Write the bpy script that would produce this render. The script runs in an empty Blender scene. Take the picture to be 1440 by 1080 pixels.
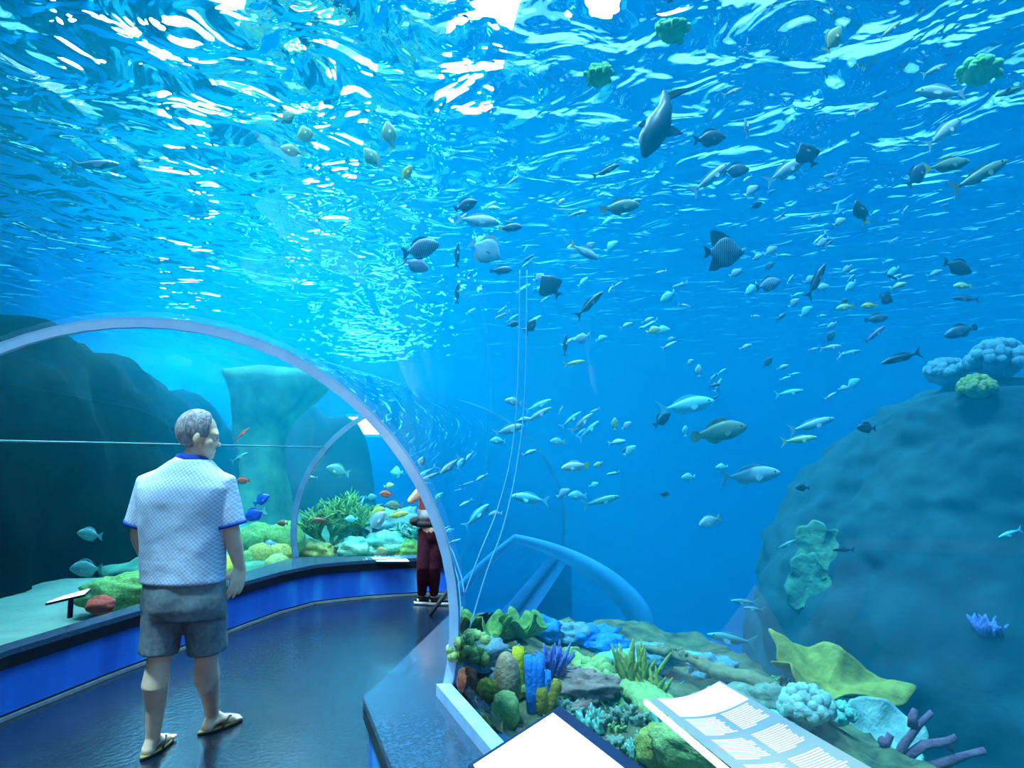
import bpy, bmesh, math, random
from mathutils import Vector, Matrix, noise as mnoise, Euler
random.seed(7)
S = bpy.context.scene
COL = S.collection
PI = math.pi
R_ = math.radians

# ------------------------------------------------------------------ camera
FPX, W, H = 1000.0, 1440, 1080
CAM_Z, PITCH = 1.6, R_(5.6)
cam_d = bpy.data.cameras.new('camera'); cam = bpy.data.objects.new('camera', cam_d); COL.objects.link(cam)
cam.location = (0, 0, CAM_Z); cam.rotation_euler = (PI / 2 + PITCH, 0, 0)
cam_d.sensor_width = 36; cam_d.lens = 36 * FPX / W; cam_d.clip_start = .02; cam_d.clip_end = 200
S.camera = cam
FW = Vector((0, math.cos(PITCH), math.sin(PITCH))); UP = Vector((0, -math.sin(PITCH), math.cos(PITCH)))

def ray(px, py):
    return Vector((1, 0, 0)) * ((px - 720) / FPX) + UP * ((540 - py) / FPX) + FW
def at(px, py, Y):
    "world point seen at (px, py) lying at depth Y"
    d = ray(px, py); return Vector((0, 0, CAM_Z)) + d * (Y / d.y)
def ground(px, py, z):
    "world point seen at (px, py) on the level plane z"
    d = ray(px, py); return Vector((0, 0, CAM_Z)) + d * ((z - CAM_Z) / d.z)

# ------------------------------------------------------------------ objects
def props(o, label=None, cat=None, group=None, kind=None):
    if label: o['label'] = label
    if cat: o['category'] = cat
    if group: o['group'] = group
    if kind: o['kind'] = kind
    return o
def link_mesh(name, me, mat=None, parent=None, smooth=True):
    o = bpy.data.objects.new(name, me); COL.objects.link(o)
    if mat is not None: me.materials.append(mat)
    if smooth:
        for p in me.polygons: p.use_smooth = True
    if parent is not None: o.parent = parent
    return o
def obj(name, bm, mat=None, parent=None, smooth=True, loc=None, recalc=True):
    if recalc: bmesh.ops.recalc_face_normals(bm, faces=bm.faces[:])
    me = bpy.data.meshes.new(name); bm.to_mesh(me); bm.free()
    o = link_mesh(name, me, mat, parent, smooth)
    if loc is not None: o.location = loc
    return o
def empty(name, loc=(0, 0, 0), rot=(0, 0, 0)):
    o = bpy.data.objects.new(name, None); COL.objects.link(o); o.location = loc; o.rotation_euler = rot
    o.empty_display_size = .05
    return o
def struct(name, bm, mat, smooth=False, recalc=True):
    o = obj(name, bm, mat, None, smooth, recalc=recalc); o['kind'] = 'structure'; return o
def bake(o):
    "replace the object's mesh with its evaluated (modified) mesh"
    dg = bpy.context.evaluated_depsgraph_get(); dg.update()
    me = bpy.data.meshes.new_from_object(o.evaluated_get(dg), depsgraph=dg)
    old = o.data; mats = [m for m in old.materials]
    o.modifiers.clear(); o.data = me
    if not me.materials:
        for m in mats: me.materials.append(m)
    for p in me.polygons: p.use_smooth = True
    bpy.data.meshes.remove(old)
    return o

# ------------------------------------------------------------------ shape helpers (into a bmesh)
def add_box(bm, c, s, rot=None):
    m = Matrix.Translation(c)
    if rot is not None: m = m @ rot.to_matrix().to_4x4()
    m = m @ Matrix.Diagonal((s[0], s[1], s[2], 1))
    return bmesh.ops.create_cube(bm, size=1, matrix=m)['verts']
def add_ball(bm, c, r, seg=16, rot=None, jitter=0, freq=4):
    if not hasattr(r, '__len__'): r = (r, r, r)
    m = Matrix.Translation(c)
    if rot is not None: m = m @ rot.to_matrix().to_4x4()
    vs = bmesh.ops.create_uvsphere(bm, u_segments=seg, v_segments=max(6, seg * 2 // 3), radius=1)['verts']
    for v in vs:
        k = 1 + (jitter * mnoise.noise(v.co * freq + Vector(c) * 3) if jitter else 0)
        v.co = m @ Vector((v.co.x * r[0] * k, v.co.y * r[1] * k, v.co.z * r[2] * k))
    return vs
def add_tube(bm, pts, radii, seg=10, cap=True, flat=None):
    "tapered tube along pts; flat=(axis vector, factor) squashes the section along an axis"
    pts = [Vector(p) for p in pts]
    if not hasattr(radii, '__len__'): radii = [radii] * len(pts)
    rings, ref = [], None
    for i, p in enumerate(pts):
        d = (pts[min(i + 1, len(pts) - 1)] - pts[max(i - 1, 0)]).normalized()
        if ref is None:
            ref = Vector((0, 0, 1)) if abs(d.z) < .9 else Vector((1, 0, 0))
        u = (ref - d * ref.dot(d)).normalized(); v = d.cross(u); ref = u
        ring = []
        for k in range(seg):
            a = 2 * PI * k / seg
            off = (u * math.cos(a) + v * math.sin(a)) * radii[i]
            if flat: off -= flat[0] * off.dot(flat[0]) * (1 - flat[1])
            ring.append(bm.verts.new(p + off))
        rings.append(ring)
    for a, b in zip(rings, rings[1:]):
        for k in range(seg): bm.faces.new((a[k], a[(k + 1) % seg], b[(k + 1) % seg], b[k]))
    if cap:
        bm.faces.new(rings[0][::-1]); bm.faces.new(rings[-1])
    return rings
def add_loft(bm, rings, cap=True, close=True):
    vs = [[bm.verts.new(p) for p in r] for r in rings]
    n = len(vs[0])
    for a, b in zip(vs, vs[1:]):
        for k in range(n if close else n - 1):
            bm.faces.new((a[k], a[(k + 1) % n], b[(k + 1) % n], b[k]))
    if cap and close:
        bm.faces.new(vs[0][::-1]); bm.faces.new(vs[-1])
    return vs
def add_prism(bm, poly, thick, mtx=None):
    "poly: 2-D outline in x,z; extruded along y by thick, centred"
    a = [bm.verts.new((x, -thick / 2, z)) for x, z in poly]; b = [bm.verts.new((x, thick / 2, z)) for x, z in poly]
    n = len(poly)
    bm.faces.new(a); bm.faces.new(b[::-1])
    for k in range(n): bm.faces.new((a[k], b[k], b[(k + 1) % n], a[(k + 1) % n]))
    if mtx is not None:
        for v in a + b: v.co = mtx @ v.co
    return a + b
def strip_wall(bm, pts, z0, z1, thick):
    "vertical wall of given thickness along plan polyline pts (offset to the left of travel)"
    inn, out = [], []
    n = len(pts)
    for i in range(n):
        p = Vector(pts[i]).to_2d()
        d0 = (Vector(pts[i]).to_2d() - Vector(pts[max(i - 1, 0)]).to_2d()); d1 = (Vector(pts[min(i + 1, n - 1)]).to_2d() - p)
        if d0.length == 0: d0 = d1
        if d1.length == 0: d1 = d0
        d0.normalize(); d1.normalize(); t = (d0 + d1).normalized()
        nn = Vector((-t.y, t.x)); k = 1 / max(.3, nn.dot(Vector((-d0.y, d0.x))))
        inn.append(p); out.append(p + nn * thick * k)
    ring = []
    for a, b in zip(inn, out):
        ring.append([(a.x, a.y, z0), (b.x, b.y, z0), (b.x, b.y, z1), (a.x, a.y, z1)])
    add_loft(bm, ring)
def offset_line(pts, dist):
    out = []; n = len(pts)
    for i in range(n):
        p = Vector(pts[i]).to_2d()
        d0 = (p - Vector(pts[max(i - 1, 0)]).to_2d()); d1 = (Vector(pts[min(i + 1, n - 1)]).to_2d() - p)
        if d0.length == 0: d0 = d1
        if d1.length == 0: d1 = d0
        d0.normalize(); d1.normalize(); t = (d0 + d1).normalized()
        nn = Vector((-t.y, t.x)); k = 1 / max(.3, nn.dot(Vector((-d0.y, d0.x))))
        q = p + nn * dist * k; out.append((q.x, q.y))
    return out

# ------------------------------------------------------------------ materials
def new_mat(name):
    m = bpy.data.materials.new(name); m.use_nodes = True
    nt = m.node_tree; nt.nodes.clear()
    out = nt.nodes.new('ShaderNodeOutputMaterial')
    return m, nt, out
def N(nt, t, **kw):
    n = nt.nodes.new(t)
    for k, v in kw.items():
        if k in n.inputs: n.inputs[k].default_value = v
        else: setattr(n, k, v)
    return n
def ramp(nt, stops, fac):
    n = nt.nodes.new('ShaderNodeValToRGB'); e = n.color_ramp.elements
    while len(e) < len(stops): e.new(.5)
    for i, (p, c) in enumerate(stops): e[i].position = p; e[i].color = (*c, 1) if len(c) == 3 else c
    nt.links.new(fac, n.inputs[0]); return n
_cache = {}
def mat(name, col, rough=.6, col2=None, scale=8, bump=0, bscale=None, metal=0, spec=.3, kind='noise', stretch=(1, 1, 1), emit=0):
    "a procedural surface: two colours mixed by a noise / voronoi / wave pattern, optional bump"
    key = (name,)
    if key in _cache: return _cache[key]
    m, nt, out = new_mat(name); L = nt.links.new
    b = N(nt, 'ShaderNodeBsdfPrincipled', Roughness=rough, Metallic=metal)
    b.inputs['Specular IOR Level'].default_value = spec
    L(b.outputs[0], out.inputs[0])
    tc = N(nt, 'ShaderNodeTexCoord'); mp = N(nt, 'ShaderNodeMapping'); mp.inputs['Scale'].default_value = stretch
    L(tc.outputs['Object'], mp.inputs[0])
    if kind == 'voronoi':
        t = N(nt, 'ShaderNodeTexVoronoi', Scale=scale); fac = t.outputs['Distance']
    elif kind == 'wave':
        t = N(nt, 'ShaderNodeTexWave', Scale=scale, Distortion=1.5); fac = t.outputs['Fac']
    else:
        t = N(nt, 'ShaderNodeTexNoise', Scale=scale, Detail=6); fac = t.outputs['Fac']
    L(mp.outputs[0], t.inputs['Vector'])
    c2 = col2 if col2 else tuple(c * .72 for c in col)
    rm = ramp(nt, [(.3, c2), (.68, col)], fac)
    L(rm.outputs[0], b.inputs['Base Color'])
    if emit:
        L(rm.outputs[0], b.inputs['Emission Color']); b.inputs['Emission Strength'].default_value = emit
    if bump:
        t2 = N(nt, 'ShaderNodeTexNoise', Scale=bscale or scale * 2, Detail=5); L(mp.outputs[0], t2.inputs['Vector'])
        bp = N(nt, 'ShaderNodeBump', Strength=min(1, bump * 1.0), Distance=.02)
        L(t2.outputs['Fac'], bp.inputs['Height']); L(bp.outputs[0], b.inputs['Normal'])
    _cache[key] = m
    return m
# ================================================================== the place: tunnel, tank, water, light
SURF = 4.2
RT, ZC, LZ = 1.52, .745, .42                      # tunnel radius, height of its axis, ledge height
J = [Vector((.50, -2.70)), Vector((-1.84, 3.50)), Vector((-.95, 8.50))]
d01 = (J[1] - J[0]).normalized(); d12 = (J[2] - J[1]).normalized()
def perp(d): return Vector((d.y, -d.x))         # to the right of travel
mitre = (d01 + d12).normalized()
JU = [perp(d01), perp(mitre), Vector((.985, .13)).normalized()]
JS = [1, 1 / mitre.dot(d01), 1.0 / abs(perp(JU[2]).dot(d12))]
A0 = math.asin((LZ - ZC) / RT)
def arc(j, r=RT, n=40, a0=None, drop=None):
    "points of the tunnel section at joint j, right base to left base over the crown"
    a0 = A0 if a0 is None else a0
    pts = []
    for k in range(n + 1):
        a = a0 + (PI - 2 * a0) * k / n
        q = J[j] + JU[j] * (math.cos(a) * r * JS[j]); pts.append(Vector((q.x, q.y, ZC + r * math.sin(a))))
    if drop is not None:
        pts = [Vector((pts[0].x, pts[0].y, drop))] + pts + [Vector((pts[-1].x, pts[-1].y, drop))]
    return pts
def base_pt(j, side, extra=0):
    q = J[j] + JU[j] * (side * (math.cos(A0) * RT * JS[j] + extra)); return (q.x, q.y)

# ---- acrylic: one sheet per tunnel section, normals to the air side
def acrylic_mat():
    m, nt, out = new_mat('acrylic'); L = nt.links.new
    t = N(nt, 'ShaderNodeBsdfTransparent'); t.inputs[0].default_value = (.93, .97, 1, 1)
    g = N(nt, 'ShaderNodeBsdfGlossy', Roughness=.0); g.inputs[0].default_value = (.95, .98, 1, 1)
    f = N(nt, 'ShaderNodeFresnel', IOR=1.18); mx = N(nt, 'ShaderNodeMixShader')
    ge = N(nt, 'ShaderNodeNewGeometry'); k = N(nt, 'ShaderNodeMapRange'); k.inputs['To Min'].default_value = .4; L(ge.outputs['Backfacing'], k.inputs[0])   # reflection turned down on the room side to hide glare
    mu = N(nt, 'ShaderNodeMath', operation='MULTIPLY'); L(f.outputs[0], mu.inputs[0]); L(k.outputs[0], mu.inputs[1])
    L(mu.outputs[0], mx.inputs[0]); L(t.outputs[0], mx.inputs[1]); L(g.outputs[0], mx.inputs[2]); L(mx.outputs[0], out.inputs[0])
    return m
ACR = acrylic_mat()
def sheet(name, j0, j1):
    bm = bmesh.new(); a, b = arc(j0), arc(j1); rows = []
    for s in range(13):
        t = s / 12; rows.append([p.lerp(q, t) for p, q in zip(a, b)])
    add_loft(bm, rows, cap=False, close=False)
    ax = (J[j0] + J[j1]) / 2; c = Vector((ax.x, ax.y, ZC))
    bm.normal_update()
    bm.faces.ensure_lookup_table(); f = bm.faces[len(bm.faces) // 2]
    if f.normal.dot(c - f.calc_center_median()) < 0: bmesh.ops.reverse_faces(bm, faces=bm.faces[:])
    o = struct(name, bm, ACR, smooth=True, recalc=False); return o
sheet('window_1', 0, 1); sheet('window_2', 1, 2)
# flat end window behind the last joint
bm = bmesh.new(); p = arc(2); f = bm.faces.new([bm.verts.new(q) for q in p]); bm.normal_update()
if f.normal.y > 0: f.normal_flip()
struct('window_3', bm, ACR, recalc=False)
# ---- joint rings of the acrylic, base rails and bond lines
def ring_trim(name, j, w, r_in, r_out, m, along=None):
    bm = bmesh.new(); d = Vector((-JU[j].y, JU[j].x)) if along is None else along
    d3 = Vector((d.x, d.y, 0)) * (w / 2)
    i, o_ = arc(j, r_in), arc(j, r_out)
    rings = [[a - d3, b - d3, b + d3, a + d3] for a, b in zip(i, o_)]
    add_loft(bm, rings); return struct(name, bm, m, smooth=False)
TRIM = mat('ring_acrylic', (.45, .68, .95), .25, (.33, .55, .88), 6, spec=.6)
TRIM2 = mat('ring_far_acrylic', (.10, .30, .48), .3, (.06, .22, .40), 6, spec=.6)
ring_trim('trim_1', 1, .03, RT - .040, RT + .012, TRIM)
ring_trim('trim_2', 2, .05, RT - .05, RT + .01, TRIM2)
def rail(name, j0, j1, side, w, h, m, t0=0., t1=1.):
    a, b = Vector(base_pt(j0, side)), Vector(base_pt(j1, side)); a, b = a.lerp(b, t0), a.lerp(b, t1)
    bm = bmesh.new(); strip_wall(bm, [a, b] if side > 0 else [b, a], LZ, LZ + h, w); return struct(name, bm, m)
rail('trim_3', 0, 1, 1, .07, .055, TRIM)
# thin bond lines of neighbouring sheets
def seam(name, pts, r, m):
    bm = bmesh.new(); add_tube(bm, pts, r, 6); return struct(name, bm, m, smooth=True)
SEAM = mat('bond_line', (.25, .55, .75), .4, (.2, .5, .72), 5)
SEAMD = mat('bond_line_dark', (.05, .22, .26), .4, (.04, .18, .22), 5)
def sheet_pt(j0, j1, a_deg, t, r=RT):
    a = R_(a_deg); p = [Vector((*(J[j] + JU[j] * (math.cos(a) * r * JS[j])), ZC + r * math.sin(a))) for j in (j0, j1)]
    return p[0].lerp(p[1], t)
seam('trim_4', [sheet_pt(1, 2, 142, t / 12, RT - .012) for t in range(13)], .007, SEAMD)

# ---- floor, plinths, ledges
rb = [base_pt(0, 1), base_pt(1, 1), base_pt(2, 1)]; lb = [base_pt(0, -1), base_pt(1, -1), base_pt(2, -1)]
FLOORM = mat('slate_floor', (.005, .014, .030), .22, (.002, .006, .015), 5, .12, 30, spec=.5)
bm = bmesh.new(); bm.faces.new([bm.verts.new((x, y, 0)) for x, y in rb + lb[::-1]])
r = bmesh.ops.extrude_face_region(bm, geom=bm.faces[:])
for v in [g for g in r['geom'] if isinstance(g, bmesh.types.BMVert)]: v.co.z = -.2
struct('floor', bm, FLOORM)
PLINTH = mat('plinth_paint', (.012, .10, .26), .5, (.008, .08, .22), 3)
for nm, line in (('wall_right', rb[::-1]), ('wall_left', lb), ('wall_back', [lb[2], rb[2]]), ('wall_front', [rb[0], lb[0]])):
    bm = bmesh.new(); strip_wall(bm, line, -3, LZ - .04, .12)
    struct(nm, bm, PLINTH)
g2 = lambda px, py, z: ground(px, py, z).to_2d()
# lip lines of the ledges, in plan
rl = [g2(600, 895, LZ), g2(511, 981, LZ), g2(552, 1080, LZ)]
rl_far = rl[1] + (rl[0] - rl[1]).normalized() * 4.55
rl_near = rl[1] + (rl[2] - rl[1]).normalized() * 5.6
r_lip = [rl_far, rl[1], rl_near]
l_base = [g2(0, 1015, 0), g2(160, 950, 0), g2(320, 890, 0), g2(390, 864, 0), g2(440, 850, 0), g2(480, 845, 0), g2(520, 841, 0), g2(600, 836, 0), Vector((.15, 8.17)), ]
l_base = [l_base[0] + Vector((-.1, -2.4)) + Vector((1.6, -2.6)), l_base[0] + Vector((-.12, -2.2))] + l_base
LEDGE = mat('ledge_granite', (.045, .085, .15), .16, (.018, .04, .08), 70, spec=.8)
LIP = mat('ledge_black_edge', (.006, .008, .012), .35, (.004, .006, .009), 8)
def blue_mat():
    m, nt, out = new_mat('blue_panel'); L = nt.links.new
    b = N(nt, 'ShaderNodeBsdfPrincipled', Roughness=.45); tc = N(nt, 'ShaderNodeTexCoord'); mp = N(nt, 'ShaderNodeMapping')
    mp.inputs['Scale'].default_value = (1, 1, .22); mp.inputs['Rotation'].default_value = (.1, .25, 0); t = N(nt, 'ShaderNodeTexNoise', Scale=2.6, Detail=2)
    L(tc.outputs['Object'], mp.inputs[0]); L(mp.outputs[0], t.inputs['Vector'])
    rm = ramp(nt, [(.35, (.005, .09, .55)), (.55, (.01, .16, .75)), (.68, (.05, .42, 1.0))], t.outputs['Fac'])
    L(rm.outputs[0], b.inputs['Base Color']); L(b.outputs[0], out.inputs[0]); return m
BLUE = blue_mat()
STEEL = mat('brushed_kick_rail', (.45, .52, .55), .35, (.3, .36, .4), 20, metal=.6)
DARK = mat('black_rubber', (.008, .012, .02), .6, (.005, .008, .014), 20)
def fill_ledge(name, lip, base):
    bm = bmesh.new(); n = len(lip)
    add_loft(bm, [[(lip[i][0], lip[i][1], LZ - .035), (base[i][0], base[i][1], LZ - .035), (base[i][0], base[i][1], LZ), (lip[i][0], lip[i][1], LZ)] for i in range(n)])
    return obj(name, bm, LEDGE, smooth=False)
def project(lip, line):
    "for each lip point the nearest point of the acrylic base line"
    out = []
    for p in lip:
        best = None; p = Vector(p)
        for a, b in zip(line, line[1:]):
            a, b = Vector(a), Vector(b); t = max(0, min(1, (p - a).dot(b - a) / (b - a).length_squared)); q = a.lerp(b, t)
            if best is None or (q - p).length < (best - p).length: best = q
        out.append(best)
    return out
r_inner = [Vector(rb[2]), Vector(rb[1]), Vector(rb[0])]
e = fill_ledge('stone_ledge', r_lip, r_inner)
props(e, 'dark speckled stone ledge whose pointed corner meets the foot of the big arch', 'ledge')
l_lip = [Vector(q) for q in offset_line(l_base, -.03)]
l_out = [Vector(lb[0]), Vector(lb[1])] + project(l_lip[2:], [lb[1], lb[2], rb[2]])
l_out[2] = Vector(lb[1]).lerp(Vector(lb[2]), max(.02, (Vector(l_out[2]) - Vector(lb[1])).length / (Vector(lb[2]) - Vector(lb[1])).length))
l_out[-1] = Vector(lb[2]).lerp(Vector(rb[2]), .86)
for i, q in enumerate(l_lip):
    if 3 <= i <= 8: pass
# keep the back corner of the window inside the ledge
k = min(range(len(l_out)), key=lambda i: (l_out[i] - Vector(lb[2])).length); l_out[k] = Vector(lb[2])
e2 = fill_ledge('stone_ledge', l_lip, l_out)
props(e2, 'long dark stone ledge curving behind the man to the far window', 'ledge')
def band(parent, name, line, z0, z1, th, m):
    bm = bmesh.new(); strip_wall(bm, line, z0, z1, th); return obj(name, bm, m, parent, smooth=False)
# left and far side: travel keeps the room on the right hand, so walls thicken to the left
lb2 = [tuple(q) for q in l_base]
band(e2, 'black_edge', [tuple(q) for q in l_lip], LZ - .11, LZ - .036, .1, LIP)
band(e2, 'front_panel', lb2, .035, LZ - .111, .06, BLUE)
band(e2, 'black_kick', lb2, .0, .034, .06, DARK)  # black kick strip along the foot of the panel
band(e2, 'kick_rail', offset_line(lb2, -.028), .002, .024, .022, STEEL)
rb2 = [tuple(q) for q in r_lip]
band(e, 'black_edge', rb2, LZ - .10, LZ - .036, .1, LIP)
band(e, 'front_panel', offset_line(rb2, .03), .035, LZ - .101, .06, BLUE)
band(e, 'black_kick', offset_line(rb2, .03), .0, .034, .06, DARK)

# ---- water body: outer box with the tunnel cut out as an inner shell
def water_mat():
    m, nt, out = new_mat('tank_water'); L = nt.links.new
    s = N(nt, 'ShaderNodeVolumeScatter', Density=.034, Anisotropy=.2); s.inputs['Color'].default_value = (.0, .60, 1, 1)
    a = N(nt, 'ShaderNodeVolumeAbsorption', Density=.21); a.inputs['Color'].default_value = (.02, .72, .87, 1)
    ad = N(nt, 'ShaderNodeAddShader'); L(s.outputs[0], ad.inputs[0]); L(a.outputs[0], ad.inputs[1]); L(ad.outputs[0], out.inputs['Volume'])
    return m
X0, X1, Y0, Y1, ZB = -9.5, 17., -6., 21., -3.4
bm = bmesh.new(); add_box(bm, ((X0 + X1) / 2, (Y0 + Y1) / 2, (SURF - .01 + ZB) / 2), (X1 - X0, Y1 - Y0, SURF - .01 - ZB))
bmesh.ops.recalc_face_normals(bm, faces=bm.faces[:])
shell = [arc(j, RT + .02, drop=-3.1) for j in range(3)]
nf = len(bm.faces); vs = add_loft(bm, shell); bm.faces.ensure_lookup_table()
fs = bm.faces[nf:]; bm.normal_update()
bmesh.ops.recalc_face_normals(bm, faces=fs); bmesh.ops.reverse_faces(bm, faces=fs)
PK = ((X0 + .1, -3.52), (Y0 + .1, 9.6), (ZB + .05, SURF - .03))               # pocket without haze, added so the water before the dark cliff looks darker
def pocket(bm, k):
    nf = len(bm.faces); c = [(a + b) / 2 for a, b in PK]; q = [b - a + k for a, b in PK]; add_box(bm, c, q); bm.faces.ensure_lookup_table()
    fs = bm.faces[nf:]; bmesh.ops.recalc_face_normals(bm, faces=fs); return fs
bmesh.ops.reverse_faces(bm, faces=pocket(bm, 0))
wt = struct('tank_water', bm, water_mat(), recalc=False)
m, nt, out = new_mat('clear_water'); a = N(nt, 'ShaderNodeVolumeAbsorption', Density=.25); a.inputs['Color'].default_value = (.02, .72, .85, 1); nt.links.new(a.outputs[0], out.inputs['Volume'])
bm = bmesh.new(); pocket(bm, -.004); struct('tank_water', bm, m, recalc=False)
# ---- rippled surface seen from below
def surf_mat():
    m, nt, out = new_mat('water_surface'); L = nt.links.new
    tc = N(nt, 'ShaderNodeTexCoord'); hs = []
    def wave(scale, stretch, rot, detail, dist, dim=.5):
        mp = N(nt, 'ShaderNodeMapping'); mp.inputs['Scale'].default_value = (*stretch, 1); mp.inputs['Rotation'].default_value = (0, 0, rot)
        L(tc.outputs['Object'], mp.inputs[0]); t = N(nt, 'ShaderNodeTexNoise', Scale=scale, Detail=detail, Roughness=dim, Distortion=dist)
        L(mp.outputs[0], t.inputs['Vector']); return t.outputs['Fac']
    w1 = wave(.65, (1.3, .45), .10, 2, .7); w2 = wave(1.9, (1.15, .95), -.12, 2.5, .9)
    m1 = N(nt, 'ShaderNodeMath', operation='MULTIPLY'); m1.inputs[1].default_value = .52; L(w2, m1.inputs[0])
    ad = N(nt, 'ShaderNodeMath', operation='ADD'); L(w1, ad.inputs[0]); L(m1.outputs[0], ad.inputs[1])
    bp = N(nt, 'ShaderNodeBump', Strength=1, Distance=.45); L(ad.outputs[0], bp.inputs['Height'])
    t = N(nt, 'ShaderNodeBsdfTransparent'); t.inputs[0].default_value = (.85, .97, 1, 1)
    g = N(nt, 'ShaderNodeBsdfGlossy', Roughness=.02); g.inputs[0].default_value = (.9, .97, 1, 1)
    f = N(nt, 'ShaderNodeFresnel', IOR=1.23); L(bp.outputs[0], f.inputs['Normal']); L(bp.outputs[0], g.inputs['Normal'])
    rf = N(nt, 'ShaderNodeBsdfRefraction', Roughness=.0, IOR=1.33); rf.inputs[0].default_value = (.9, .98, 1, 1); L(bp.outputs[0], rf.inputs['Normal'])
    m2 = N(nt, 'ShaderNodeMixShader'); m2.inputs[0].default_value = .6; L(t.outputs[0], m2.inputs[1]); L(rf.outputs[0], m2.inputs[2])
    mx = N(nt, 'ShaderNodeMixShader'); L(f.outputs[0], mx.inputs[0]); L(m2.outputs[0], mx.inputs[1]); L(g.outputs[0], mx.inputs[2])
    L(mx.outputs[0], out.inputs[0]); return m
bm = bmesh.new(); bm.faces.new([bm.verts.new(q) for q in ((X0, Y0, SURF), (X1, Y0, SURF), (X1, Y1, SURF), (X0, Y1, SURF))])
sf = struct('water_surface', bm, surf_mat()); 
if sf.data.polygons[0].normal.z < 0: sf.data.flip_normals()
# ---- tank walls
BACK = mat('tank_wall_paint', (.006, .09, .30), .8, (.004, .07, .25), .6)
TOPZ = SURF + .06; WZ = (TOPZ + ZB) / 2; WH = TOPZ - ZB
for nm, c, s in (('wall_tank_back', ((X0 + X1) / 2, Y1 + .1, WZ), (X1 - X0, .2, WH)), ('wall_tank_right', (X1 + .1, (Y0 + Y1) / 2, WZ), (.2, Y1 - Y0, WH)),
                 ('wall_tank_left', (X0 - .1, (Y0 + Y1) / 2, WZ), (.2, Y1 - Y0, WH)), ('wall_tank_front', ((X0 + X1) / 2, Y0 - .1, WZ), (X1 - X0, .2, WH)),
                 ('floor_tank', ((X0 + X1) / 2, (Y0 + Y1) / 2, ZB - .1), (X1 - X0, Y1 - Y0, .2))):
    bm = bmesh.new(); add_box(bm, c, s); struct(nm, bm, BACK)

# ---- lamps hung over the water
def glow_mat(name, col, e):
    m, nt, out = new_mat(name); em = N(nt, 'ShaderNodeEmission', Strength=e); em.inputs[0].default_value = (*col, 1); nt.links.new(em.outputs[0], out.inputs[0]); return m
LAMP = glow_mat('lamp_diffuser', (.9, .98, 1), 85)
CASE = mat('lamp_case', (.5, .55, .58), .5)
def lamp(quad, label, z=5.6):
    c = [ground(px, py, z) for px, py in quad]; mid = sum(c, Vector()) / 4
    o = props(empty('skylight_lamp', mid), label, 'lamp', 'lamps over the water')
    bm = bmesh.new(); bm.faces.new([bm.verts.new(q - mid) for q in c])
    r = bmesh.ops.extrude_face_region(bm, geom=bm.faces[:])
    for v in [g for g in r['geom'] if isinstance(g, bmesh.types.BMVert)]: v.co.z += .03
    obj('diffuser', bm, LAMP, o, False)
    bm = bmesh.new(); bm.faces.new([bm.verts.new((q - mid) * 1.06 + Vector((0, 0, .035))) for q in c])
    r = bmesh.ops.extrude_face_region(bm, geom=bm.faces[:])
    for v in [g for g in r['geom'] if isinstance(g, bmesh.types.BMVert)]: v.co.z += .12
    obj('case', bm, CASE, o, False)
lamp([(30, -170), (380, -170), (320, 80), (90, 100)], 'broad white lamp blazing through the ripples in the top corner above the arch')
lamp([(225, 120), (300, 120), (310, 450), (225, 450)], 'long white lamp glittering in a column down to the crown of the arch')
lamp([(465, 90), (530, 90), (485, 330), (410, 330)], 'white lamp glittering in a slanting patch between the long column and the ring of light')
lamp([(650, -60), (745, -60), (690, 160), (610, 160)], 'white lamp seen as a broken ring of light high above the tunnel')
lamp([(405, 335), (440, 335), (440, 400), (400, 400)], 'small white lamp scattered into sparks just above the shoulder of the arch')
lamp([(780, -30), (980, -30), (960, 22), (800, 28)], 'white lamp at the top edge beyond the broken ring of light')

# ---- added glowing box for the bright water surface, on the far tank wall
o = props(empty('added_water_glare', (-4.05, Y1 - .06, 2.42)), 'bright white water glare far away just under the crown of the second arch', 'lamp')
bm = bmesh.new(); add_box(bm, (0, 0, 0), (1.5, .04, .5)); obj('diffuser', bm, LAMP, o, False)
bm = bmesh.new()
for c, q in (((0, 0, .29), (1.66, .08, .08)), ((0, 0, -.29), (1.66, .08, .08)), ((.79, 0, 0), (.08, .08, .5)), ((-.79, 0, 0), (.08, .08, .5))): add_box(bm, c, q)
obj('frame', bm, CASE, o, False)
# ---- added board over the water, shades the tank behind the walkway
bm = bmesh.new(); add_box(bm, ((X0 - 3.85) / 2, 1.4, SURF + .45), (-3.85 - X0, 14.8, .12)); struct('ceiling_shade_board', bm, mat('shade_board', (.05, .07, .08), .8, (.03, .05, .06), 5))
# ---- tinted sheet of the roof above the tunnel
def roof_mat():
    m, nt, out = new_mat('roof_sheet_tint'); L = nt.links.new; t = N(nt, 'ShaderNodeBsdfTransparent'); tc = N(nt, 'ShaderNodeTexCoord'); q = N(nt, 'ShaderNodeTexNoise', Scale=1.2)
    L(tc.outputs['Object'], q.inputs['Vector']); rm = ramp(nt, [(.3, (.42, .70, .52)), (.7, (.62, .86, .66))], q.outputs['Fac']); L(rm.outputs[0], t.inputs[0]); L(t.outputs[0], out.inputs[0]); return m
bm = bmesh.new(); c = [ground(a, b, 6.4) for a, b in ((230, -60), (600, -60), (560, 330), (250, 330))]
add_loft(bm, [c, [p + Vector((0, 0, .03)) for p in c]]); struct('ceiling_sheet', bm, roof_mat())
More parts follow.
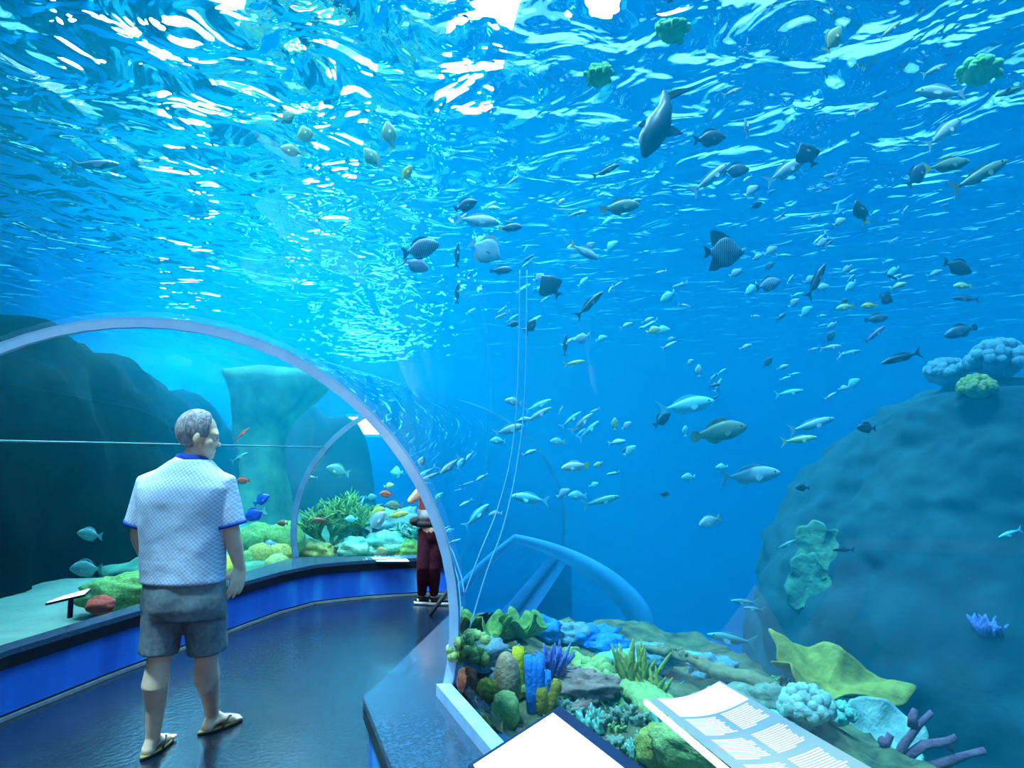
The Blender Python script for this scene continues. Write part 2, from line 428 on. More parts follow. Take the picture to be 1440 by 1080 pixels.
# ---- daylight from above
w = bpy.data.worlds.new('sky'); S.world = w; w.use_nodes = True
bg = w.node_tree.nodes['Background']; bg.inputs[0].default_value = (.20, .70, 1, 1); bg.inputs[1].default_value = 3.3
sd = bpy.data.lights.new('sunlight', 'SUN'); sd.energy = 12; sd.angle = R_(6); sd.color = (.85, .97, 1)
so = bpy.data.objects.new('sunlight', sd); COL.objects.link(so); so.rotation_euler = Vector((.22, .30, -1)).to_track_quat('-Z', 'Y').to_euler(); so.location = (2, 4, 9)

# ---- added warm fill light behind the camera
wl = bpy.data.lights.new('added_fill_light', 'AREA'); wl.energy = 20; wl.size = .6; wl.color = (1, .86, .7)
wo_ = bpy.data.objects.new('added_fill_light', wl); COL.objects.link(wo_); wo_.location = (-.1, -1.2, 2.0); wo_.rotation_euler = (R_(72), 0, R_(22))
wl2 = bpy.data.lights.new('added_fill_light', 'AREA'); wl2.energy = 9; wl2.size = .3; wl2.color = (1, .86, .74)  # second added fill light, warms the far person
wo2 = bpy.data.objects.new('added_fill_light', wl2); COL.objects.link(wo2); wo2.location = (-1.0, 5.6, 2.05); wo2.rotation_euler = (R_(48), 0, R_(-8))
S.view_settings.view_transform = 'Standard'; S.view_settings.look = 'None'; S.view_settings.exposure = .32; S.view_settings.gamma = 1
S.view_settings.use_curve_mapping = False
S.cycles.max_bounces = 8; S.cycles.diffuse_bounces = 2; S.cycles.glossy_bounces = 5; S.cycles.transparent_max_bounces = 24; S.cycles.volume_bounces = 1
S.cycles.use_denoising = True
S.cycles.caustics_reflective = False; S.cycles.caustics_refractive = False
# ================================================================== rocks, reef beds, corals
def nz(p, f, seed=0): return mnoise.noise(Vector(p) * f + Vector((seed * 7.3, seed * 3.1, seed * 5.7)))
def fbm(p, f, seed=0, o=4): return sum(nz(p, f * 2 ** k, seed + k) / 2 ** k for k in range(o))
def sm(a, b, x):
    t = max(0, min(1, (x - a) / (b - a))); return t * t * (3 - 2 * t)
ROCK = mat('reef_rock', (.20, .27, .20), .9, (.05, .10, .09), 2.2, .8, 9)
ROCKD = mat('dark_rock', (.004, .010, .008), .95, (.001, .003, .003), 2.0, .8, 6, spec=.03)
ROCKG = mat('algae_rock', (.14, .38, .24), .9, (.04, .15, .12), 2.5, .7, 8)
SAND = mat('coral_sand', (.26, .34, .28), .95, (.18, .25, .21), 3, .4, 30)
BEDM = mat('reef_bed_crust', (.20, .22, .10), .95, (.025, .04, .03), 9, 1., 22)

# ---- big rock
rows = [(-3.3, 1.9), (-1.5, 2.0), (-.6, 2.05), (.04, 2.16), (.4, 2.24), (.75, 2.34), (1.1, 2.43), (1.3, 2.56), (1.6, 2.66), (1.84, 2.88), (2.0, 3.16), (2.1, 3.45), (2.2, 3.8), (2.3, 4.3), (2.45, 5.2), (2.5, 6.0)]
bm = bmesh.new(); rings = []
for i, (z, xl) in enumerate(rows):
    xr = 9.5 - .12 * i; xl += .13; cx, hx = (xl + xr) / 2, (xr - xl) / 2; hy = 1.95 * (1 - .045 * i) + .95 * sm(1.5, -.3, z)
    ring = []
    for k in range(280):
        a = 2 * PI * k / 280; c, s = math.cos(a), math.sin(a)
        p = Vector((cx + hx * math.copysign(abs(c) ** .8, c), 6.2 + hy * math.copysign(abs(s) ** .8, s), z))
        ring.append(p)
    rings.append(ring)
# refine between rows
fine = []
for a, b in zip(rings, rings[1:]):
    n = 7 if a[0].z > -1 else 3
    for s in range(n): fine.append([p.lerp(q, s / n) for p, q in zip(a, b)])
fine.append(rings[-1])
for r in fine:
    for p in r:
        d = .24 * fbm(p, .8, 3) + .10 * nz(p, 2.3, 5) + .06 * nz(p, 5.5, 2) + .03 * nz(p, 13, 7)
        n = Vector((p.x - 5.8, (p.y - 6.2) * 2, .8)).normalized(); p += n * d
add_loft(bm, fine)
from mathutils.bvhtree import BVHTree
ROCKT = BVHTree.FromBMesh(bm)
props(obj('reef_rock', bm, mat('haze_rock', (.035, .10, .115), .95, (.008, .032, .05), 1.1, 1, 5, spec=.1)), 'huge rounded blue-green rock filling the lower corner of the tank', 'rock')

# ---- dark rock wall behind the walkway
def rock_wall(name, path, z0, tops, thick, m, seed, amp=.35, cell=.16):
    bm = bmesh.new(); pts = []
    for (a, b), (ta, tb) in zip(zip(path, path[1:]), zip(tops, tops[1:])):
        n = max(2, int((Vector(b) - Vector(a)).length / cell))
        for s in range(n): pts.append((Vector(a).lerp(Vector(b), s / n), ta + (tb - ta) * s / n))
    pts.append((Vector(path[-1]), tops[-1])); rings = []
    for i, (p, top) in enumerate(pts):
        d = (pts[min(i + 1, len(pts) - 1)][0] - pts[max(i - 1, 0)][0]).normalized(); nn = Vector((-d.y, d.x)); ring = []
        prof = [(0, 0), (.02, .2), (.0, .4), (.04, .6), (.10, .78), (.22, .9), (.45, 1), (.8, 1.0), (1, .9), (1, 0)]
        fine = []
        for (u, v), (u2, v2) in zip(prof, prof[1:]):
            for s in range(5): fine.append((u + (u2 - u) * s / 5, v + (v2 - v) * s / 5))
        for u, v in fine:
            q = Vector((*(p + nn * u * thick), z0 + (top - z0) * v)); k = amp * fbm(q, .7, seed) + .3 * amp * nz(q, 2.6, seed + 4)
            q += Vector((-nn.x, -nn.y, .5 if v > .3 else 0)) * k; ring.append(q)
        rings.append(ring)
    add_loft(bm, rings); return obj(name, bm, m)
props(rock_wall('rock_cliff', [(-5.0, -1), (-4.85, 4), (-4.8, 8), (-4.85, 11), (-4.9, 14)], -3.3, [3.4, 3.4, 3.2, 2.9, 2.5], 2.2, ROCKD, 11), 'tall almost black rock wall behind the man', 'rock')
bm = bmesh.new(); rings = []
for i in range(40):
    t = i / 39; z = -3.2 + t * 6.2; cx = -4.55 + .35 * math.sin(t * 3.0) + .45 * sm(.8, 1, t); r = .62 - .22 * sm(.3, .8, t) + .5 * sm(.8, 1, t)
    rings.append([Vector((cx + r * math.cos(a) * (1 + .22 * fbm((math.cos(a), math.sin(a), z), .8, 21)), 12.2 + r * math.sin(a), z + .1 * nz((cx, a, z), 2, 3))) for a in [2 * PI * k / 40 for k in range(40)]])
add_loft(bm, rings); props(obj('rock_spire', bm, ROCKG), 'green algae-covered rock pillar widening towards the surface near the man', 'rock')
bm = bmesh.new(); add_ball(bm, (-4.7, 15.2, -.6), (1.9, 1.4, 3.2), 48, jitter=.3, freq=1.6)
props(obj('reef_rock', bm, mat('dark_blue_rock', (.02, .05, .07), .95, (.006, .02, .035), 1.5, .7, 5)), 'dark blue boulder just behind the green pillar', 'rock')

# ---- sand on the near side and far bed
def grid_bed(name, x0, x1, y0, y1, step, zf, m, keep=lambda x, y: True):
    bm = bmesh.new(); nx, ny = int((x1 - x0) / step) + 1, int((y1 - y0) / step) + 1; vs = {}
    for i in range(nx):
        for j in range(ny):
            x, y = x0 + (x1 - x0) * i / (nx - 1), y0 + (y1 - y0) * j / (ny - 1)
            if keep(x, y): vs[i, j] = bm.verts.new((x, y, zf(x, y)))
    for i in range(nx - 1):
        for j in range(ny - 1):
            q = [vs.get(k) for k in ((i, j), (i + 1, j), (i + 1, j + 1), (i, j + 1))]
            if all(q): bm.faces.new(q)
    return obj(name, bm, m)
def line_x(p, q, y): return p[0] + (q[0] - p[0]) * (y - p[1]) / (q[1] - p[1])
def left_of_tunnel(x, y):
    if y > 8.0: return True
    if y > lb[1][1]: return x < line_x(lb[1], lb[2], y) - .1
    return x < line_x(lb[0], lb[1], y) - .1
sand_z = lambda x, y: .20 + .05 * fbm((x, y, 0), .8, 31)
def far_z(x, y):
    return .16 + .30 * sm(9.2, 12, y) + .12 * fbm((x, y, 0), 1.1, 41)
o = grid_bed('sand_bed', -9.4, -3.1, -4.5, 8.2, .14, sand_z, SAND, left_of_tunnel)
props(o, 'smooth pale sand lit green behind the long ledge', 'sand', kind='stuff')
o = grid_bed('reef_bed', -6.5, .55, 8.9, 14.5, .12, far_z, ROCKG)
props(o, 'bumpy green reef bed beyond the far window', 'reef', kind='stuff')

# ---- the reef bed beside the near sheet
def bed_z(x, y):
    h = .30 + .10 * fbm((x, y, 0), 1.7, 51)
    # bank against the tunnel side just past the big arch
    h += .04 * nz((x, y, 0), 6, 3) + .02 * nz((x, y, 0), 14, 5)
    h += .34 * math.exp(-((x + .15) ** 2 / .14 + (y - 4.35) ** 2 / .9)) + .10 * math.exp(-((x - .5) ** 2 / .2 + (y - 4.9) ** 2 / .3))
    e = 5.35 + .12 * math.sin(x * 3) - .15 * max(0, x - .6) - 2.2 * sm(1.35, 2.0, x)
    h -= 3.4 * sm(e, e + 1.2, y)
    d = right_gap(x, y)
    if d < .35: h = min(h, .33 + d * .5) if y < 3.5 else h
    return h
def right_gap(x, y):
    if y > rb[1][1]: return (x - line_x(rb[1], rb[2], y)) * .978
    return (x - line_x(rb[0], rb[1], y)) * .934
o = grid_bed('reef_bed', -.6, 6.2, .2, 7.6, .05, bed_z, BEDM, lambda x, y: right_gap(x, y) > .06)
props(o, 'mottled brown-green reef bed at the foot of the near window', 'reef', kind='stuff')
def on_bed(px, py, zf=bed_z):
    d = ray(px, py); p = Vector((0, 0, CAM_Z)); t = 1.2
    while t < 16:
        q = p + d * t
        if q.z < zf(q.x, q.y): return q
        t += .01
    return p + d * 5

# ---- coral makers (built around the origin, base at z=0)
def put(name, bm, m, loc, label, cat, rot=0, group=None, parent=None):
    o = obj(name, bm, m); o.location = loc; o.rotation_euler[2] = rot
    if label: props(o, label, cat, group)
    if parent: o.parent = parent
    return o
def bm_lump(r, seed=0, amp=.25, freq=5, seg=28, fine=.0):
    bm = bmesh.new(); vs = bmesh.ops.create_uvsphere(bm, u_segments=seg, v_segments=seg * 2 // 3, radius=1)['verts']
    for v in vs:
        n = v.co.copy(); k = 1 + amp * fbm(n, freq * .35, seed, 3) + fine * math.sin(n.x * 22 + seed) * math.sin(n.y * 22) * math.sin(n.z * 22)
        v.co = Vector((n.x * r[0], n.y * r[1], n.z * r[2])) * k
    for v in vs: v.co.z += r[2] * .85
    return bm
def bm_tubes(n, h, r, spread, seed, lean=.15):
    rnd = random.Random(seed); bm = bmesh.new()
    for k in range(n):
        a = rnd.uniform(0, 2 * PI); d = rnd.uniform(0, spread); x, y = math.cos(a) * d, math.sin(a) * d * .6; hh = h * rnd.uniform(.6, 1)
        lx, ly = x / max(spread, .01) * lean * hh, rnd.uniform(-.4, .4) * lean * hh
        add_tube(bm, [(x * .6, y * .6, -.03), (x * .8 + lx * .3, y, hh * .35), (x + lx * .7, y + ly, hh * .75), (x + lx, y + ly, hh), (x + lx, y + ly, hh * .94)],
                 [r * .8, r, r * 1.1 * rnd.uniform(.9, 1.1), r * .95, r * .45], 12)
    for v in bm.verts: v.co += Vector((nz(v.co, 30, 1), nz(v.co, 30, 2), 0)) * r * .25
    return bm
def bm_branch(h, r, seed, levels=3, kids=3, ang=.6, up=.3, flat=1.0):
    rnd = random.Random(seed); bm = bmesh.new()
    def grow(p, d, l, rr, lv):
        q = p + d * l * .5 + Vector((rnd.uniform(-1, 1), rnd.uniform(-1, 1), 0)) * l * .06; e = p + d * l
        add_tube(bm, [p - d * rr, q, e, e + d * rr * .6], [rr, rr * .9, rr * .75, rr * .3], 7)
        if lv <= 1: return
        for _ in range(kids):
            nd = (d + Vector((rnd.uniform(-1, 1), rnd.uniform(-1, 1) * flat, rnd.uniform(-.3, 1) * up)) * ang * 1.6).normalized()
            grow(p.lerp(e, rnd.uniform(.55, 1)), nd, l * rnd.uniform(.6, .85), rr * .72, lv - 1)
    for k in range(kids):
        grow(Vector((0, 0, -.02)), Vector((rnd.uniform(-1, 1) * ang, rnd.uniform(-1, 1) * ang * flat, 1)).normalized(), h * .45, r, levels)
    return bm
def bm_plate(rx, ry, lift, seed, wav=.12, thick=.02, n=72, rings=12, notch=0, foot=.25):
    bm = bmesh.new(); top = []
    for i in range(1, rings + 1):
        t = i / rings; row = []
        for k in range(n):
            a = 2 * PI * k / n; k1 = 1 + wav * (math.sin(3 * a + seed) + .6 * math.sin(7 * a + seed * 2) + .3 * math.sin(13 * a)) * t
            x, y = rx * t * k1 * math.cos(a), ry * t * k1 * math.sin(a)
            z = lift * t ** 1.6 * (1 + .5 * math.sin(5 * a + seed)) + .015 * nz((x, y, 0), 14, seed); row.append(Vector((x, y, z)))
        top.append(row)
    under = [[p + Vector((0, 0, -thick * (1.3 - .9 * i / rings))) for p in r] for i, r in enumerate(top, 1)]
    stem_ = [[Vector((p.x * .9, p.y * .9, -foot)) for p in under[1]]]
    add_loft(bm, [top[0]] + top[1:] + under[::-1][:-1] + stem_)
    return bm
def bm_fingers(n, h, r, seed, tilt=.9):
    rnd = random.Random(seed); bm = bmesh.new()
    for k in range(n):
        a = rnd.uniform(0, 2 * PI); s = rnd.uniform(.1, 1) * tilt; d = Vector((math.cos(a) * s, math.sin(a) * s, 1)).normalized(); hh = h * rnd.uniform(.55, 1)
        b = Vector((rnd.uniform(-1, 1), rnd.uniform(-1, 1), 0)) * r * 3
        add_tube(bm, [b, b + d * hh * .5, b + d * hh * .85 + Vector((0, 0, .1 * hh)), b + d * hh + Vector((0, 0, .14 * hh))], [r, r * .8, r * .6, r * .2], 6)
    return bm
def bm_cauli(r, seed, n=40, seg=10):
    rnd = random.Random(seed); bm = bmesh.new(); add_ball(bm, (0, 0, r * .6), (r * .72, r * .72, r * .55), 16)
    for k in range(n):
        a, e = rnd.uniform(0, 2 * PI), math.asin(rnd.uniform(-.15, 1)); d = Vector((math.cos(a) * math.cos(e), math.sin(a) * math.cos(e), math.sin(e) * .8))
        add_ball(bm, d * r * .8 + Vector((0, 0, r * .6)), r * rnd.uniform(.16, .26), seg, jitter=.25, freq=6)
    return bm
cm = lambda name, a, b, sc=20, bump=.6, kind='noise': mat(name, a, .8, b, sc, bump, sc * 2, kind=kind)
YEL = cm('yellow_sponge', (.85, .75, .03), (.62, .45, .02)); PUR = cm('blue_sponge', (.03, .30, .95), (.02, .18, .75))
TAN = cm('tan_sponge', (.55, .38, .25), (.35, .24, .15), 25); LIME = cm('lime_coral', (.40, .54, .20), (.22, .36, .12), 30)
BRN = cm('red_brown_coral', (.28, .07, .04), (.15, .04, .03)); MUS = cm('mustard_coral', (.48, .36, .04), (.28, .20, .03), 40)
VIO = cm('violet_coral', (.22, .28, .72), (.12, .14, .50), 30); GRN = cm('green_coral', (.20, .42, .11), (.08, .23, .06), 25)
BGR = cm('blue_grey_coral', (.22, .42, .52), (.12, .26, .36), 25); OLV = cm('olive_coral', (.42, .46, .10), (.24, .28, .06), 35)
TEAL = cm('teal_coral', (.30, .70, .60), (.16, .46, .42), 30); PALE = cm('pale_coral', (.46, .60, .55), (.25, .42, .40), 25)
PLT = cm('plate_coral', (.46, .40, .07), (.26, .23, .04), 16); MAU = cm('mauve_coral', (.26, .12, .20), (.15, .07, .13), 25)
PINK = cm('brown_pink_coral', (.40, .24, .22), (.22, .14, .12), 20); TURF = cm('grey_green_coral', (.28, .38, .28), (.12, .20, .17), 25)
WOOD = cm('crusted_wood', (.32, .28, .14), (.16, .15, .09), 18)

P = on_bed
# corals in front of the near window, each at its own spot on the bed
t = empty('tube_sponge', P(727, 975)); props(t, 'bright yellow tube sponge standing beside the vivid blue one', 'sponge')
put('tube', bm_tubes(3, .235, .024, .02, 3, .03), YEL, (0, 0, 0), None, None, parent=t); put('base', bm_lump((.06, .05, .04), 3, .4), OLV, (0, 0, -.02), None, None, parent=t)
t = empty('tube_sponge', P(757, 1000)); props(t, 'vivid blue tube sponge standing between the yellow sponge and the violet coral', 'sponge')
for k, (dx, hh) in enumerate(((-.03, .27), (.0, .30), (.03, .24))):
    put('tube', bm_tubes(2, hh, .021, .012, 20 + k, .06), PUR, (dx, .01 * k, 0), None, None, parent=t)
put('barrel_sponge', bm_lump((.062, .06, .125), 5, .12, 4), TAN, P(712, 985), 'tan barrel sponge leaning on the yellow tube sponge', 'sponge')
put('spiky_coral', bm_fingers(60, .15, .012, 8, 1.3), VIO, P(778, 962) + Vector((0, 0, .05)), 'violet-blue spiky coral behind the vivid blue sponge', 'coral')
put('finger_sponge', bm_tubes(5, .15, .024, .05, 11, .2), MUS, P(762, 1003), 'small mustard tube sponge at the foot of the vivid blue one', 'sponge')
put('brain_coral', bm_lump((.068, .065, .085), 2, .12, 5, 32, .02), LIME, P(711, 1022), 'pale lime brain coral nearest the upright information board', 'coral')
put('stalked_sponge', bm_lump((.05, .05, .075), 9, .2), BRN, P(657, 980), 'red-brown rounded sponge by the rim of the big arch', 'sponge')
put('button_coral', bm_lump((.055, .05, .055), 4, .2, 8, 30, .06), MUS, P(685, 985), 'small mustard ball coral between the red-brown sponge and the lime coral', 'coral')
put('cauliflower_coral', bm_cauli(.13, 5, 46), LIME, P(662, 940), 'yellow-green cauliflower coral touching the rim of the big arch', 'coral')
put('leather_coral', bm_lump((.12, .1, .09), 6, .45, 6), BGR, P(685, 945), 'grey-blue lumpy coral between the arch and the tan barrel sponge', 'coral')
put('leather_coral', bm_lump((.10, .09, .06), 16, .45, 6), BGR, P(706, 955), 'smaller grey-blue lump coral close to the tan barrel sponge', 'coral')
put('lettuce_coral', bm_plate(.15, .12, .10, 2, .22, .02, foot=.15), GRN, P(700, 900), 'green ruffled lettuce coral on the crest of the bank by the big arch', 'coral', .4)
put('lettuce_coral', bm_plate(.13, .11, .09, 5, .25, .02, foot=.15), GRN, P(732, 896), 'green ruffled coral behind the first lettuce coral on the bank', 'coral', 1.4)
put('table_coral', bm_plate(.085, .06, .02, 4, .08, .025, foot=.06), PALE, P(710, 912), 'small pale turquoise flat coral among the corals of the bank', 'coral')
put('bush_coral', bm_branch(.18, .014, 14, 3, 4, .7, .5), TEAL, P(655, 868), 'teal bushy coral at the top of the bank against the arch', 'coral')
# the long slanting board-like branches
def log_(name, a, b, r0, r1, m, label, seed, flat=.6, knobs=14):
    bm = bmesh.new(); n = 26; pts = []; rr = []
    for k in range(n):
        t = k / (n - 1); q = a.lerp(b, t) + Vector((nz((t * 4, seed, 0), 1, 1), nz((t * 4, seed, 3), 1, 1), nz((t * 4, seed, 6), 1, 2))) * r1 * .5
        pts.append(q); rr.append((r0 + (r1 - r0) * math.sin(min(1, t * 1.5) * PI / 2)) * (1 + .25 * nz((t * 9, seed, 2), 1)))
    add_tube(bm, pts, rr, 14, flat=(Vector((0, 0, 1)), flat)); rnd = random.Random(seed)
    for k in range(knobs):
        t = rnd.uniform(.08, .95); q = pts[int(t * (n - 1))]; add_ball(bm, q + Vector((rnd.uniform(-1, 1), rnd.uniform(-1, 1), rnd.uniform(0, .8))) * r1 * .6, r1 * rnd.uniform(.25, .5), 8, jitter=.3)
    for v in bm.verts: v.co += Vector((nz(v.co, 18, 1), nz(v.co, 18, 2), nz(v.co, 18, 3))) * r1 * .25
    return props(obj(name, bm, m), label, 'branch')
log_('crusted_branch', at(790, 918, 4.35), at(965, 1012, 3.4), .035, .095, LIME, 'long lime-green crusted branch slanting down to the reflected text panel', 4)
log_('crusted_branch', at(894, 904, 4.45), at(1092, 968, 4.05), .015, .06, WOOD, 'long brown crusted branch leading from the open water to the yellow plate coral', 8)
put('finger_coral', bm_fingers(40, .24, .016, 31, .9), OLV, at(893, 972, 3.85), 'olive finger coral sprouting above the lime-green branch', 'coral')
put('finger_coral', bm_fingers(24, .17, .014, 33, .9), OLV, at(920, 988, 3.75), 'smaller olive finger coral beside the bigger one above the lime branch', 'coral')
# plate corals and the heads under them
pc = at(1165, 985, 4.2)
pl = put('plate_coral', bm_plate(.35, .21, .10, 1.2, .15, .03, 96, 14, foot=.30), PLT, at(1163, 962, 4.15), 'big wavy yellow plate coral spreading in front of the blue-green rock', 'coral', -.25); pl.rotation_euler = (.42, .26, -.2)
put('cauliflower_coral', bm_cauli(.13, 15, 60), PALE, P(1135, 1022), 'pale knobbly coral under the yellow plate coral', 'coral')
put('cauliflower_coral', bm_cauli(.085, 17, 40), TEAL, P(1178, 1022), 'small teal knobbly coral beside the pale knobbly one', 'coral')
d_ = put('disc_coral', bm_plate(.21, .17, .05, 6, .05, .05, foot=.1), PALE, at(1240, 1032, 3.75), 'large pale turquoise disc coral tilted below the yellow plate coral', 'coral', .3); d_.rotation_euler = (.75, .35, 0)
t = empty('branch_coral', P(1258, 1085)); props(t, 'mauve staghorn coral reaching up in front of the pale disc coral', 'coral')
def twig(pts, r):
    bm = bmesh.new(); add_tube(bm, pts, [r * (1 - .5 * k / len(pts)) for k in range(len(pts))], 9)
    for v in bm.verts: v.co += Vector((nz(v.co, 30, 1), nz(v.co, 30, 2), nz(v.co, 30, 3))) * r * .5
    return bm
b0 = Vector(t.location)
for pp in ([(1250, 1080), (1247, 1050), (1252, 1032)], [(1258, 1080), (1270, 1050), (1290, 1020), (1310, 1002)], [(1268, 1070), (1300, 1048), (1330, 1042), (1345, 1035)],
           [(1285, 1022), (1283, 1008), (1288, 998)], [(1300, 1085), (1340, 1068), (1365, 1060), (1385, 1055)], [(1247, 1052), (1238, 1040)], [(1325, 1043), (1340, 1050)]):
    put('twig', twig([at(a, b, 3.35) - b0 for a, b in pp], .022), MAU, (0, 0, 0), None, None, parent=t)
# knobbly coral thicket under the white board and the reflected panel
rnd = random.Random(5)
spots = [(845, 1010, 'grey-green thicket coral just behind the corner of the white board', .15), (880, 1000, 'grey-green thicket coral below the middle of the lime branch', .15), (905, 1045, 'grey-green thicket coral over the mustard ball', .16),
         (868, 1040, 'grey-green thicket coral at the edge of the white board frame', .13), (945, 1060, 'grey-green thicket coral under the edge of the reflected text panel', .14), (800, 985, 'grey-green thicket coral by the brown-pink mound', .12)]
for k, (a, b, lab, h) in enumerate(spots):
    put('thicket_coral', bm_branch(h, .026, 60 + k, 3, 3, .9, .2), TURF, P(a, b + 18) - Vector((0, 0, .02)), lab, 'coral', k)
put('mound_coral', bm_lump((.17, .13, .07), 8, .4, 7, 40, .03), PINK, P(818, 982), 'low brown-pink mound coral between the violet coral and the lime branch', 'coral')
put('anemone', bm_fingers(30, .10, .014, 71, 1.1), TEAL, P(833, 1028), 'bright green anemone beside the corner of the white board', 'anemone')
put('ball_coral', bm_lump((.10, .09, .09), 12, .15, 8, 36, .03), OLV, P(928, 1078), 'olive ball coral at the bottom edge under the swimming turquoise fish', 'coral')
put('honeycomb_coral', bm_lump((.26, .12, .13), 14, .12, 8, 44, .03), LIME, P(1010, 1085), 'lime honeycomb coral beneath the reflected text panel', 'coral')
put('mound_coral', bm_lump((.12, .1, .07), 18, .3, 5), PINK, P(985, 1045), 'purple-grey mound coral at the upper edge of the honeycomb coral', 'coral')
# low growth on the far rim of the bed
rim = [(790, 902, BGR), (828, 905, PUR), (860, 915, PUR), (905, 935, BGR), (870, 930, TEAL), (960, 930, TEAL), (1000, 950, BGR), (760, 893, PUR), (1055, 968, BGR), (1030, 990, TURF), (1085, 1000, TURF), (1080, 1030, TEAL)]
wh = ['blue-grey rim coral under the start of the lime branch', 'blue crust coral on the rim behind the lime branch', 'second blue crust coral along the rim, farther from the arch', 'blue-grey coral on the rim below the tip of the brown branch',
      'teal coral between the lime branch and the blue crust corals', 'teal coral in the gap between the lime and brown branches', 'blue-grey coral under the brown branch', 'blue crust coral on the rim close to the lettuce corals',
      'blue-grey coral at the thick end of the brown branch', 'grey-green coral between the brown branch and the reflected panel', 'grey-green coral below the edge of the yellow plate', 'teal coral hidden at the edge of the reflected panel']
for k, ((a, b, m), lab) in enumerate(zip(rim, wh)):
    put('crust_coral', bm_lump((rnd.uniform(.12, .2), .1, rnd.uniform(.04, .08)), 80 + k, .5, 6), m, P(a, b) - Vector((0, 0, .02)), lab, 'coral', rnd.uniform(-.5, .5))
# small growth scattered over the bed
kinds = [lambda k: bm_lump((.06, .05, .035), 200 + k, .5, 8, 18), lambda k: bm_fingers(14, .08, .009, 200 + k, 1.0), lambda k: bm_cauli(.045, 200 + k, 18, 6), lambda k: bm_branch(.09, .010, 200 + k, 3, 3, .8, .4), lambda k: bm_plate(.07, .06, .04, k, .2, .012, 30, 5, foot=.04)]
for k in range(64):
    a, b = rnd.uniform(655, 1120), rnd.uniform(925, 1075)
    if b < 905 + (a - 760) * .16: b += 45
    put('crust_coral', kinds[k % 5](k), rnd.choice([TURF, TURF, OLV, BGR, TEAL, GRN, MUS, PINK, TAN, LIME]), P(a, b) - Vector((0, 0, .008)), 'small crusty coral growing on the reef bed at the foot of the near window', 'coral', rnd.uniform(0, 6), 'small corals on the reef bed')
# growth on the big rock
def on_rock(px, py, y=5):
    d = ray(px, py).normalized(); h = ROCKT.ray_cast(Vector((0, 0, CAM_Z)), d)
    return h[0] if h[0] is not None else at(px, py, y)
for a, b, y, r, sd_, m, lab in ((1332, 545, 5.7, .19, 3, BGR, 'blue-grey cauliflower coral on the shoulder of the big rock'), (1405, 535, 5.9, .25, 4, BGR, 'larger blue-grey cauliflower coral on top of the big rock'),
                              (1375, 562, 5.3, .14, 6, OLV, 'olive cauliflower coral between the two blue-grey heads on the big rock')):
    put('cauliflower_coral', bm_cauli(r, sd_, 90), m, on_rock(a, b, y) , lab, 'coral')
for k, (a, b, rr) in enumerate(((1135, 772, .24), (1120, 815, .22))):
    o = put('crust_coral', bm_plate(rr * .8, rr, .03, 7 + k, .12, .05, foot=.05), cm('sheet_coral', (.16, .34, .18), (.08, .22, .14), 18) if k == 0 else cm('sheet_coral_green', (.12, .30, .18), (.06, .19, .13), 18), on_rock(a + 10, b) - FW * .10, ('yellow-green sheet coral on the near flank of the big rock', 'green sheet coral just below the yellow-green one on the big rock')[k], 'coral'); o.rotation_euler = (1.45, .2, -.55)
put('soft_coral', bm_fingers(30, .12, .018, 90, 1.3), VIO, on_rock(1392, 885) + Vector((0, .02, -.03)), 'pale violet soft coral low on the big rock', 'coral')
# far bed beyond the end window
Fz = lambda a, b: on_bed(a, b, far_z)
far = [('bush_coral', 462, 775, GRN, .75, 'green bushy coral beyond the far window beside the joint of the arch', 0), ('bush_coral', 505, 768, GRN, .8, 'green bushy coral in the middle of the far reef', 1), ('bush_coral', 590, 770, TEAL, .5, 'teal bushy coral of the far reef next to the person', 2),
       ('bush_coral', 478, 752, GRN, .6, 'taller green bushy coral behind the first two of the far reef', 3)]
for nm, a, b, m, h, lab, k in far:
    put(nm, bm_branch(h, .035, 100 + k, 4, 4, .8, .4), m, Fz(a, b), lab, 'coral')
for k, (a, b, m, r, lab) in enumerate(((545, 778, TEAL, .3, 'teal lump coral of the far reef above the flat white sign'), (560, 755, BGR, .4, 'blue-grey lump coral deep in the far reef'), (440, 786, LIME, .25, 'pale lime lump coral at the foot of the far joint'),
                                       (500, 782, TEAL, .25, 'small teal lump coral behind the ledge of the far window'), (575, 782, GRN, .22, 'small green lump coral between the flat white sign and the person'))):
    put('lump_coral', bm_lump((r, r * .8, r * .55), 120 + k, .4, 6), m, Fz(a, b), lab, 'coral')
# heads along the ledge by the man
for k, (px, py, y, r, m, lab) in enumerate(((366, 783, 9.0, .17, OLV, 'round olive brain coral close by the hand of the man'), (393, 783, 9.1, .17, OLV, 'round olive brain coral second from the hand of the man'), (390, 796, 8.75, .15, LIME, 'small lime brain coral lowest of the round ones near the hand of the man'),
                                            (348, 790, 8.9, .14, GRN, 'small green ball coral half hidden by the arm of the man'), (398, 762, 9.6, .28, GRN, 'green spreading coral above the round brain corals'), (362, 762, 9.6, .26, GRN, 'green mounded coral under the blue surgeonfish'),
                                            (384, 770, 9.4, .13, BGR, 'dark blue-grey ball coral among the round olive ones'), (322, 800, 8.4, .16, YEL, 'yellow sponge between the hand and hip of the man'))):
    b_ = at(px, py, y); put('brain_coral', bm_lump((r, r, r * .95), 140 + k, .12, 8, 30, .03), m, b_ - Vector((0, 0, r * .8)), lab, 'coral')
bm = bmesh.new(); add_ball(bm, (-3.9, 8.9, .05), (1.2, .7, .33), 40, jitter=.35, freq=2.5); props(obj('reef_rock', bm, ROCKG), 'low green rock carrying the round brain corals near the man', 'rock')
a_ = at(185, 842, 6.4)
put('star_coral', bm_lump((.42, .26, .17), 160, .3, 6, 40, .03), GRN, a_ - Vector((0, 0, .10)), 'green and brown mounded coral behind the ledge next to the hip of the man', 'coral')
